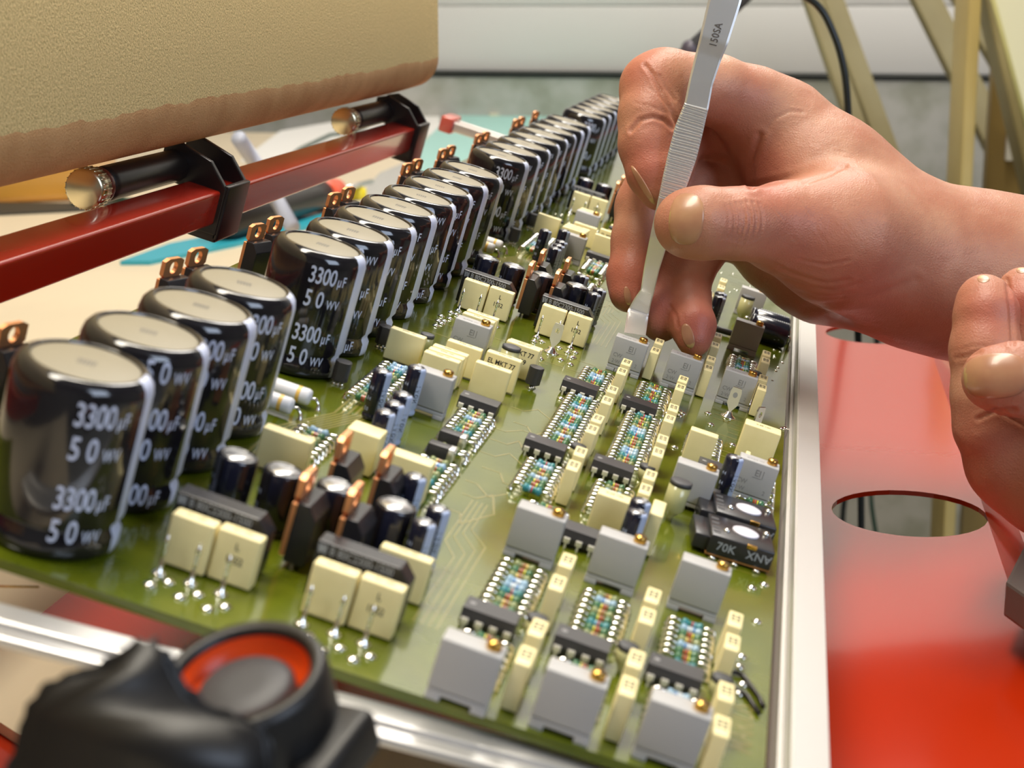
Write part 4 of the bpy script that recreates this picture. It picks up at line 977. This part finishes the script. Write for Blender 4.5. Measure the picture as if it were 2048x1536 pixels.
put(STYS, bmat(101.0, 236.0), 'small yellowish roll capacitor behind the marked trimmer by the tin blade', 'capacitor')
put(STY, bmat(94.0, 326.0), 'yellowish roll capacitor with dark band under the palm', 'capacitor')
put(EL4, bmat(98.4, 124.2, 0, 0.0), 'dark blue striped capacitor before the right edge trimmer', 'capacitor', 'dark blue striped capacitors')
put(EL4, bmat(82.4, 74.4), 'dark blue capacitor, rear of the pair behind the second row', 'capacitor', 'dark blue striped capacitors')
put(EL4, bmat(82.4, 67.6), 'dark blue capacitor, front of the pair behind the second row', 'capacitor', 'dark blue striped capacitors')
put(EL4, bmat(85.0, 304.0), 'dark capacitor right of the ring fingertip', 'capacitor', 'dark blue striped capacitors')
put(EL4, bmat(85.0, 297.0), 'dark capacitor just in front of its twin under the palm', 'capacitor', 'dark blue striped capacitors')
put(REL, bmat(97.4, 87.4, 0, 0.12), 'black square module with a pale disc, front one of the two', 'module', 'black square modules with pale discs')
put(REL, bmat(97.4, 102.6, 0, 0.12), 'black square module with a pale disc, rear one of the two', 'module', 'black square modules with pale discs')
put(AX, bmat(102.8, 303.0, 0, 0.05), 'black axial capacitor lying across, front one under the palm', 'capacitor', 'black axial capacitors under the palm')
put(AX, bmat(102.6, 313.5, 0, 0.05), 'black axial capacitor lying across, rear one under the palm', 'capacitor', 'black axial capacitors under the palm')
put(BLD, bmat(46.9, 201.5), 'upright tin blade terminal with a hole before the cream square capacitors', 'terminal', 'upright tin blade terminals')
put(BLD, bmat(96.4, 197.0), 'upright tin blade terminal with a hole before the right marked trimmer', 'terminal', 'upright tin blade terminals')
put(BLD, bmat(103.4, 185.5, 0, 0.9), 'dull tin blade terminal behind the largest cream capacitor', 'terminal', 'upright tin blade terminals')

def slims(x, ys, where):
    for i, y in enumerate(ys):
        put(SLIM, bmat(x, y, 0, random.uniform(-.02, .02)), f'slim cream capacitor, {ORD[i]} from the front {where}', 'capacitor', 'slim cream capacitors standing in rows')
slims(67.45, (90.7, 100.9, 119.2, 128.4, 145.5, 156.3, 176.0, 186.5), 'right of the left resistor column')
slims(73.95, (-1.2, 9.6, 29.3, 40.2), 'right of the front left trimmers')
slims(82.4, (91.4, 101.4, 118.9, 129.6, 147.9, 158.3, 179.4, 188.6), 'right of the right resistor column')
slims(72.9, (209.4, 221.2), 'between the tweezers and the little finger')
slims(89.3, (0.8, 11.0, 28.7, 38.0), 'right of the front middle trimmers')
slims(87.8, (210.0, 221.0, 240.2, 253.6), 'right of the little fingertip')
slims(103.5, (-1.2, 10.7, 30.2, 40.2), 'right of the front right trimmers')
slims(102.8, (208.4, 219.4, 241.5, 251.4), 'at the right edge before the palm')
slims(84.5, (318.0, 331.0, 345.0), 'in the far gap below the thumb base')

seqs = [['teal', 'green', 'green', 'blue', 'olive', 'green', 'blue'], ['green', 'olive', 'green', 'teal', 'blue', 'blue', 'olive'], ['olive', 'green', 'teal', 'green', 'olive', 'green', 'blue']]
names = dict(green='green bodied', blue='pale blue bodied', olive='olive bodied', teal='dark teal bodied')
def bank(x, ya, yb, where, s=0, skip=(), step=2.54):
    y = ya; i = 0
    while y <= yb + 0.01:
        if not any(a < y < b_ for a, b_ in skip):
            c = seqs[s][i % 7]
            put(RES[c], bmat(x, y, random.uniform(0, .15), random.uniform(-.05, .05) + (math.pi if random.random() < .5 else 0)), f'{names[c]} striped resistor {where}', 'resistor', f'{names[c]} resistors {where}')
        y += step; i += 1
bank(61.3, 86.5, 106.5, 'in the left column before its middle chip', 0)
bank(61.3, 119.6, 162.8, 'in the left column between its two chips', 0)
bank(61.3, 174.0, 194.0, 'in the left column behind its upper chip', 1)
bank(76.3, 88.0, 108.0, 'in the right column before its middle chip', 1)
bank(76.3, 121.0, 164.2, 'in the right column between its two chips', 1)
bank(76.3, 175.6, 196.0, 'in the right column behind its upper chip', 2)
bank(42.4, 66.0, 122.0, 'in the left block column before its chip', 2, skip=((96, 101), (86, 91)))
bank(67.0, 26.0, 47.0, 'in the column behind the front left chip', 1)
bank(82.2, 28.0, 47.5, 'in the column behind the front middle chip', 2)
bank(97.4, 29.0, 49.0, 'in the column behind the front right chip', 0)
bank(67.0, 0.5, 13.5, 'between the front left trimmer and chip', 2)
bank(82.2, 2.5, 15.5, 'between the front middle trimmer and chip', 0)
bank(97.4, 4.5, 17.5, 'between the front right trimmer and chip', 1)
bank(20.2, 106.5, 138.0, 'in the cluster left of the dark blue capacitors', 1)
bank(19.0, 62.0, 78.0, 'in the low cluster behind the rear copper tabs', 2)
bank(92.0, 150.5, 166.0, 'around the cream capacitor behind the right side chip', 0)
bank(97.4, 216.0, 262.0, 'between the marked and the shaded trimmers on the right', 0)
bank(105.8, 122.0, 148.0, 'at the right edge beside the largest cream capacitor', 2, step=5.1)
bank(66.0, 74.0, 79.5, 'behind the small black transistor at the left column foot', 1)
bank(42.2, 278.0, 334.0, 'in the far left block column beside the index finger', 2, skip=((308, 314), (298, 304)))
bank(20.2, 319.0, 350.0, 'in the far cluster left of the small black capacitors', 1)
bank(78.6, 316.0, 350.0, 'in the far gap between fingers and cream capacitors', 1)
bank(78.6, 52.0, 70.0, 'around the chip behind the second row middle trimmer', 0, step=3.0) if False else None
mb = MB(); mb.box(0, 5.6, 0, 3.0, 0.9, 3.6, 'chip', 0.2); mb.box(4.3, 5.65, -0.05, 3.05, 0.85, 3.65, 'alu', 0.2); DS = mb.build('dark_diode_block')
put(DS, bmat(38.9, 97.2), 'dark grey block with silver end, rear one in the left block column', 'diode', 'dark grey blocks in the left block column')
put(DS, bmat(38.7, 87.4), 'dark grey block with silver end, front one in the left block column', 'diode', 'dark grey blocks in the left block column')
mb = MB(); mb.lathe([(0.95, -2.6), (1.0, -2.4), (1.0, 2.4), (0.95, 2.6)], 'chip', (0, 0, 1.3), 'x', n=12); DI = mb.build('axial_diode')
for s in (-1, 1):
    mb = MB(); mb.tube([(s * 2.6, 0, 1.3), (s * 4.2, 0, 1.3), (s * 4.6, 0, 0.6), (s * 4.6, 0, 0)], [0.3, 0.3, 0.3, 0.8], 'tin', 6); mb.build('lead', DI)
put(DI, bmat(89.5, 294.0, 0, 0.2), 'black diode lying beside the little finger under the palm', 'diode')
# solder joints spread over the open green areas: nobody could count them
mb = MB(); random.seed(11)
spots = []
for m in (0, 1):
    for _ in range(26): spots.append((random.uniform(56, 112), m * PER + random.uniform(150, 205)))
    for _ in range(20): spots.append((random.uniform(13, 54), m * PER + random.uniform(188, 208)))
    for _ in range(14): spots.append((random.uniform(106, 110), m * PER + random.uniform(20, 150)))
    for x in (20.5, 25.4, 30.0, 43.0, 48.0, 52.5): spots.append((x, m * PER - 3.4 + (x % 3) * 0.5)); spots.append((x - 1.8, m * PER - 6.0 + (x % 3) * 0.4))
for x, y in spots:
    if -12 < y < -7 + 100: pass
    r_ = 1.1 if y % PER < 0 or (y - m * PER) < 0 else random.uniform(0.35, 0.7)
    mb.lathe([(r_, 0.02), (r_ * 0.75, r_ * 0.3), (r_ * 0.3, r_ * 0.5)], 'tin', (x, y, 0), n=9)
o = mb.build('solder_joints', brd); o['kind'] = 'stuff'

# ------------------------------------------------------------------ TWEEZERS
def campt(u, v, d): return np.array([(u - 1024) / F_PX * d, (v - 768) / F_PX * d, d])   # camera space, mm
def c2w(P): return (np.asarray(P) @ RW) * MM + CAMW                                    # camera space -> world metres
TIP = np.array([68.2, 208.6, 10.3]); tipd = float((RC @ (TIP - CAM))[2])
def tweezer_arm(name, parent, prof, front):
    """prof: (u, v, width px, depth mm) down the blade; front arm carries ridges and the stamp"""
    st = []
    P = [np.array(p, float) for p in prof]
    for i in range(len(P) - 1):
        n = max(2, int(np.hypot(*(P[i + 1][:2] - P[i][:2])) / 2.2))
        for j in range(n): st.append(P[i] + (P[i + 1] - P[i]) * j / n)
    st.append(P[-1]); st = np.array(st)
    # smooth
    for _ in range(6): st[1:-1] = (st[:-2] + 2 * st[1:-1] + st[2:]) / 4
    vs = []; fs = []; s_len = 0
    for i, (u, v, w, d) in enumerate(st):
        a = st[max(i - 1, 0)]; b_ = st[min(i + 1, len(st) - 1)]; t = (b_ - a)[:2]; t /= np.linalg.norm(t); nrm = np.array([-t[1], t[0]])
        if i: s_len += np.hypot(*(st[i][:2] - st[i - 1][:2]))
        ridge = 0.0
        if front and 212 < v < 400: ridge = 0.17 * (1 if (s_len % 5.6) < 2.8 else -1)
        th = 1.1
        for k in (-1, -0.86, 0.86, 1):
            q = campt(u - nrm[0] * w / 2 * k, v - nrm[1] * w / 2 * k, d + (0.14 if abs(k) == 1 else -ridge)); vs.append(q)
        for k in (1, -1):
            vs.append(campt(u - nrm[0] * w / 2 * k, v - nrm[1] * w / 2 * k, d + th))
    n = 6
    for i in range(len(st) - 1):
        for k in range(n): fs.append((i * n + k, i * n + (k + 1) % n, (i + 1) * n + (k + 1) % n, (i + 1) * n + k))
    fs.append(tuple(range(n))[::-1]); fs.append(tuple(range((len(st) - 1) * n, len(st) * n)))
    Wd = c2w(vs) / MM
    mb = MB(); mb.add(Wd.tolist(), fs, 'steel', False)
    if front:
        def stamp(x, y):                         # reads upwards along the blade
            u = 1432 - y * 0.98 + x * 0.27; v = 68 - x * 0.96 - y * 0.25; q = campt(u, v, st[np.argmin(abs(st[:, 1] - v))][3] - 0.12)
            return tuple((c2w(q) / MM).tolist())
        mb.text('150SA', 15, 'steelink', stamp, 0.85, 1.1)
    o = mb.build(name, parent); return o
twz = empty('tweezers', Matrix.Translation(Vector(c2w(campt(1270, 668, tipd)).tolist())))
tag(twz, 'brushed steel tweezers with a ridged grip held in the working hand', 'tweezers')
def reparent(o, p):
    o.parent = None; o.parent = p; o.matrix_world = Matrix.Identity(4)
prof = [(1492, -190, 66, 428), (1470, -90, 66, 429), (1450, 0, 65, 430), (1428, 80, 58, 431), (1418, 110, 53, 432), (1402, 165, 48, 433), (1393, 212, 49, 434), (1378, 260, 57, 435), (1365, 310, 58, 436), (1350, 362, 52, 437), (1334, 420, 44, 439), (1318, 480, 37, 441), (1304, 535, 31, 445), (1295, 583, 27, 449), (1284, 606, 36, 451), (1276, 628, 43, 452), (1270, 668, 43, tipd - 0.6)]
reparent(tweezer_arm('arm', None, prof, True), twz)
prof2 = [(u - 2, v, w - 3, d + 1.7 + 6.0 * math.sin(math.pi * min(1, max(0, (668 - v) / 858))) ** 1) for u, v, w, d in prof]
reparent(tweezer_arm('arm', None, prof2, False), twz)

# ------------------------------------------------------------------ HANDS (one continuous surface each, grown from a distance field)
import openvdb
def sdf_seg(X, Y, Z, a, b_, ra, rb):
    d = b_ - a; L2 = float(d @ d) + 1e-9
    t = ((X - a[0]) * d[0] + (Y - a[1]) * d[1] + (Z - a[2]) * d[2]) / L2
    np.clip(t, 0, 1, out=t)
    return np.sqrt((X - a[0] - t * d[0]) ** 2 + (Y - a[1] - t * d[1]) ** 2 + (Z - a[2] - t * d[2]) ** 2) - (ra + (rb - ra) * t)
def smin(a, b_, k):
    h = np.clip(k - np.abs(a - b_), 0, None) / k
    return np.minimum(a, b_) - h * h * k * 0.25
def grow_hand(name, palm, fingers, creases, blush, label, kp=5.0, res=0.62, valleys=()):
    allp = np.array([campt(u, v, d) for ch in [palm] + fingers for (u, v, d, r) in ch]); rr = max(r for ch in [palm] + fingers for (_, _, _, r) in ch)
    lo = allp.min(0) - rr - 3; hi = allp.max(0) + rr + 3
    ax = [np.arange(lo[i], hi[i], res, dtype=np.float32) for i in range(3)]
    X, Y, Z = np.meshgrid(*ax, indexing='ij')
    def chain(ch, k):
        out = None
        for i in range(0, len(ch) - 1):
            if ch[i] is None or ch[i + 1] is None: continue
            a, b_ = ch[i], ch[i + 1]
            s = sdf_seg(X, Y, Z, campt(*a[:3]).astype(np.float32), campt(*b_[:3]).astype(np.float32), a[3], b_[3])
            out = s if out is None else smin(out, s, k)
        return out
    P = None
    for i in range(0, len(palm), 2):            # the palm is a set of pairs
        a, b_ = palm[i], palm[i + 1]; s = sdf_seg(X, Y, Z, campt(*a[:3]).astype(np.float32), campt(*b_[:3]).astype(np.float32), a[3], b_[3])
        P = s if P is None else smin(P, s, 8.0)
    tot = None
    for ch in fingers:
        f = smin(chain(ch, 2.2), P, kp); tot = f if tot is None else smin(tot, f, 1.1)
    g = openvdb.FloatGrid(background=4.0); g.copyFromArray(np.clip(tot, -4, 4).astype(np.float32))
    pts, tris, quads = g.convertToPolygons(isovalue=0.0, adaptivity=0.0)
    C = pts * res + lo
    me = bpy.data.meshes.new(name)
    faces = [tuple(int(i) for i in q) for q in quads] + [tuple(int(i) for i in t) for t in tris]
    me.from_pydata(C.tolist(), [], faces); me.update()
    # smooth a little, then work the creases in
    bm = bmesh.new(); bm.from_mesh(me)
    for _ in range(3): bmesh.ops.smooth_vert(bm, verts=bm.verts[:], factor=0.5, use_axis_x=True, use_axis_y=True, use_axis_z=True)
    bmesh.ops.recalc_face_normals(bm, faces=bm.faces[:]); bm.to_mesh(me); bm.free()
    n = len(me.vertices); co = np.empty(n * 3); me.vertices.foreach_get('co', co); co = co.reshape(-1, 3)
    no = np.empty(n * 3); me.vertices.foreach_get('normal', no); no = no.reshape(-1, 3)
    U = co[:, 0] / co[:, 2] * F_PX + 1024; V = co[:, 1] / co[:, 2] * F_PX + 768
    view = co / np.linalg.norm(co, axis=1, keepdims=True); facing = -(no * view).sum(1)
    disp = np.zeros(n)
    for pts_, width, depth in creases:
        best = np.full(n, 1e9)
        for (u0, v0), (u1, v1) in zip(pts_[:-1], pts_[1:]):
            du, dv = u1 - u0, v1 - v0; t = np.clip(((U - u0) * du + (V - v0) * dv) / (du * du + dv * dv), 0, 1)
            best = np.minimum(best, np.hypot(U - u0 - t * du, V - v0 - t * dv))
        q = best / width; disp -= np.where(facing > 0.05, depth * (np.exp(-q * q) - 0.35 * np.exp(-((q - 2.0) ** 2))), 0)
    co2 = co + no * disp[:, None]
    bl = np.zeros(n)
    for u, v, r, s in blush: bl = np.maximum(bl, s * np.exp(-((U - u) ** 2 + (V - v) ** 2) / (2 * r * r)))
    wv = c2w(co2); me.vertices.foreach_set('co', wv.astype(np.float32).ravel())
    a_ = me.attributes.new('blush', 'FLOAT', 'POINT'); a_.data.foreach_set('value', bl.astype(np.float32))
    me.materials.append(M['skin']); me.polygons.foreach_set('use_smooth', np.ones(len(me.polygons), bool)); me.update()
    bm = bmesh.new(); bm.from_mesh(me); bmesh.ops.recalc_face_normals(bm, faces=bm.faces[:]); bm.to_mesh(me); bm.free()
    o = bpy.data.objects.new(name, me); COL.objects.link(o); tag(o, label, 'hand')
    tree = BVHTree.FromPolygons(wv.tolist(), faces)
    return o, tree
def nail(parent, tree, cu, cv, au, av, rot, free, dirn=None, lift=0.35, sq=2.6):
    """a curved plate laid on the skin; free: share of the tip that is free edge; +x of the plate is the free end"""
    N1, N2 = 16, 28; vs = []; fs = []; mats = []
    o0 = Vector(CAMW.tolist()); c_, s_ = math.cos(rot), math.sin(rot); ok = True
    def hit(u, v):
        r = Vector(ray(u, v).tolist()).normalized() if dirn is None else dirn; h = tree.ray_cast(o0, Vector(ray(u, v).tolist()).normalized()); return h
    hc = hit(cu, cv); nc = hc[1] if hc[1].dot(o0 - hc[0]) > 0 else -hc[1]
    for i in range(N1 + 1):
        rr = (i + 2) / (N1 + 2)
        for j in range(N2):
            t = 2 * math.pi * j / N2; ct, st_ = math.cos(t), math.sin(t)
            k = (abs(ct) ** sq + abs(st_) ** sq) ** (-1 / sq)
            x, y = rr * k * ct, rr * k * st_
            u = cu + x * au * c_ - y * av * s_; v = cv + x * au * s_ + y * av * c_
            h = hit(u, v); p = h[0] if h[0] is not None and (h[0] - hc[0]).length < 0.02 else hc[0] + (Vector(ray(u, v).tolist()) - Vector(ray(cu, cv).tolist())) * 0.43
            nn = h[1] if h[0] is not None else nc
            if nn.dot(o0 - p) < 0: nn = -nn
            q = p + nn * (lift * MM * (1 - 0.9 * max(0, (rr - 0.82) / 0.18) ** 2) - (0.05 * MM if rr == 1 else 0)); vs.append(q[:])
    for i in range(N1):
        for j in range(N2):
            a = i * N2 + j; b_ = i * N2 + (j + 1) % N2
            fs.append((a, b_, b_ + N2, a + N2)); t = 2 * math.pi * (j + 0.5) / N2; x = (i + 0.5) / N1 * math.cos(t); mats.append(1 if x > 1 - free else 0)
    fs.append(tuple(range(N2))[::-1]); mats.append(0)
    me = bpy.data.meshes.new('fingernail'); me.from_pydata(vs, [], fs); me.materials.append(M['nail']); me.materials.append(M['nailedge'])
    me.polygons.foreach_set('material_index', mats); me.polygons.foreach_set('use_smooth', [True] * len(fs)); me.update()
    o = bpy.data.objects.new('fingernail', me); COL.objects.link(o); o.parent = parent
    sm = o.modifiers.new('s', 'SMOOTH'); sm.iterations = 3; sm.factor = 0.4
    so = o.modifiers.new('t', 'SOLIDIFY'); so.thickness = 0.00035; so.offset = -1
    return o

palm = [(1555, 262, 474, 14), (1650, 372, 470, 18.5),
        (1650, 372, 470, 18.5), (1742, 470, 468, 20),
        (1742, 470, 468, 20), (1860, 538, 468, 21),
        (1860, 538, 468, 21), (1940, 552, 470, 22.5),
        (1940, 552, 470, 22.5), (2250, 580, 474, 26), (2250, 580, 474, 26), (2760, 640, 496, 31),
        (1566, 455, 440, 10.5), (1680, 478, 448, 17),
        (1680, 478, 448, 17), (1800, 520, 460, 19.5),
        (1540, 505, 487, 10), (1640, 520, 484, 16.5),
        (1640, 520, 484, 16.5), (1800, 540, 478, 19),
        (1520, 350, 492, 12), (1620, 430, 486, 17),
        (1545, 430, 494, 11), (1640, 480, 490, 15)]
thumb = [(1378, 447, 427, 9.2), (1405, 446, 427, 9.4), (1470, 447, 430, 9.3), (1500, 448, 432, 9.2), (1570, 456, 440, 11), (1640, 468, 445, 14)]
index = [(1320, 378, 446, 6.0), (1308, 345, 447, 7.3), (1298, 290, 449, 8.2), (1300, 235, 451, 8.6), (1310, 176, 455, 9.6), (1330, 166, 457, 9.4), (1430, 180, 464, 9.8), (1500, 210, 469, 11.0), (1560, 258, 472, 13.5)]
middle = [(1258, 586, 460, 5.6), (1264, 556, 462, 7.0), (1279, 480, 466, 7.8), (1290, 415, 469, 8.4), (1325, 330, 472, 8.8), (1360, 255, 480, 9.0), (1460, 265, 484, 9.2), (1560, 330, 486, 11)]
ring = [(1322, 645, 461, 5.6), (1318, 612, 463, 7.0), (1330, 560, 468, 7.6), (1350, 480, 476, 8.2), (1385, 370, 486, 8.6), (1470, 360, 490, 9), (1570, 410, 490, 11)]
little = [(1388, 680, 452.5, 4.8), (1386, 652, 455, 6.2), (1372, 600, 462, 6.8), (1378, 540, 472, 7.2), (1425, 470, 484, 7.8), (1500, 450, 490, 9), (1580, 470, 490, 11)]
cre = []
for i, (x, dep) in enumerate(((1456, .30), (1466, .34), (1476, .40), (1487, .42), (1499, .36), (1511, .26), (1444, .14))):
    cre.append(([(x + 6, 402 + abs(3 - i) * 2), (x + 13, 425), (x + 14, 448), (x + 8, 470), (x - 2, 486 - abs(3 - i) * 3)], 2.7, dep))
cre += [([(1290, 130), (1306, 150), (1325, 190), (1345, 226), (1354, 250)], 4.0, 0.5), ([(1318, 150), (1332, 176), (1350, 200)], 3.0, 0.28),
        ([(1262, 262), (1280, 240), (1306, 234), (1328, 240), (1344, 256)], 4.0, 0.55), ([(1300, 176), (1322, 196), (1340, 214)], 2.5, 0.16), ([(1268, 205), (1300, 212), (1330, 224)], 2.5, 0.14),
        ([(1520, 272), (1512, 300), (1504, 330), (1502, 372)], 7, 0.6), ([(1504, 372), (1560, 360), (1620, 342), (1690, 332)], 6, 0.35),
        ([(1530, 268), (1548, 238), (1580, 222), (1604, 224)], 3.5, 0.2), ([(1690, 332), (1660, 350), (1610, 366)], 3.5, 0.25),
        ([(1560, 536), (1600, 552), (1650, 566), (1700, 560)], 4, 0.2), ([(1570, 556), (1620, 574), (1668, 580), (1720, 566)], 3.5, 0.16), ([(1590, 582), (1640, 596), (1690, 594)], 3.5, 0.14), ([(1600, 520), (1650, 530), (1700, 520)], 3, 0.2),
        ([(1612, 618), (1680, 604), (1760, 590), (1830, 560)], 9, 0.35), ([(1340, 612), (1352, 630), (1356, 655)], 3, 0.3)]
random.seed(5)
for k in range(16):                              # fine skin lines fanning over the back of the thumb base
    x = 1536 + k * 15 + random.uniform(-5, 5); y = 400 + (k % 4) * 22 + random.uniform(-5, 5)
    cre.append(([(x, y), (x + 14, y + 16), (x + 26 + random.uniform(-4, 4), y + 38)], 1.8, 0.10))
for k in range(9):
    x = 1600 + k * 12; cre.append(([(x - 10, 210 + k * 13), (x + 8, 236 + k * 10), (x + 14, 280 + k * 8)], 1.8, 0.09))
blush = [(1345, 455, 45, .5), (1490, 445, 50, .45), (1275, 130, 50, .6), (1292, 330, 60, .75), (1255, 560, 60, .8), (1325, 620, 50, .8), (1390, 650, 50, .9), (1450, 270, 60, .5), (1520, 350, 60, .6), (1620, 560, 110, .5), (1500, 200, 40, .3), (1700, 620, 90, .6)]
rh, rt = grow_hand('right_hand', palm, [thumb, index, middle, ring, little], cre, blush, 'right hand of a person holding the steel tweezers over the board', kp=7.0)
nail(rh, rt, 1373, 438, 36, 53, math.radians(186), 0.14, lift=0.28, sq=2.7)
nail(rh, rt, 1286, 370, 46, 6.5, math.radians(59), 0.35, lift=0.3, sq=2.2)
nail(rh, rt, 1376, 672, 26, 12, math.radians(74), 0.40, lift=0.3, sq=2.2)
nail(rh, rt, 1255, 592, 20, 7, math.radians(80), 0.40, lift=0.3, sq=2.2)

palm = [(2030, 930, 404, 10), (2110, 950, 400, 14), (2110, 950, 400, 14), (2280, 900, 400, 20), (2110, 850, 402, 14), (2280, 860, 400, 18), (2100, 700, 420, 9), (2280, 780, 410, 16), (2240, 860, 402, 20), (2420, 880, 404, 22), (2420, 880, 404, 22), (2800, 900, 420, 27)]
lthumb = [(1990, 757, 377, 7.6), (2030, 758, 377, 8.4), (2100, 768, 380, 8.6), (2180, 800, 386, 11), (2280, 850, 392, 15)]
lindex = [(1968, 598, 403, 6.2), (1972, 622, 402, 7.6), (1970, 700, 400, 8.3), (1977, 790, 399, 8.8), (1988, 850, 400, 9.6), (2020, 915, 402, 10.4), (2100, 950, 402, 13)]
lmid = [(2044, 578, 414, 5.6), (2050, 605, 413, 7.4), (2062, 700, 414, 8.2), (2080, 800, 412, 9), (2120, 900, 408, 12)]
lring = [(2120, 590, 422, 6.5), (2140, 700, 422, 8), (2160, 820, 418, 10), (2200, 900, 410, 13)]
cre = [([(1912, 716), (1935, 712), (1960, 704)], 3.5, 0.35), ([(1955, 838), (1990, 822), (2030, 818)], 4, 0.5), ([(1990, 818), (2020, 834), (2048, 850)], 4, 0.4), ([(2014, 560), (2022, 620), (2026, 690)], 4, 0.5), ([(1925, 700), (1950, 690), (1975, 694)], 2.5, 0.15)]
lh, lt = grow_hand('left_hand', palm, [lthumb, lindex, lmid, lring], cre, [(1968, 620, 50, .7), (2040, 600, 40, .8), (1950, 880, 70, .35), (1920, 700, 30, .3)], 'left hand of a person with raised fingertips at the right margin', kp=5.0)
nail(lh, lt, 1992, 752, 66, 46, math.radians(176), 0.20, lift=0.45, sq=2.9)
nail(lh, lt, 1967, 558, 8, 13, math.radians(-90), 0.9, lift=0.08, sq=2.2)
nail(lh, lt, 2043, 541, 6, 11, math.radians(-90), 0.9, lift=0.08, sq=2.2)
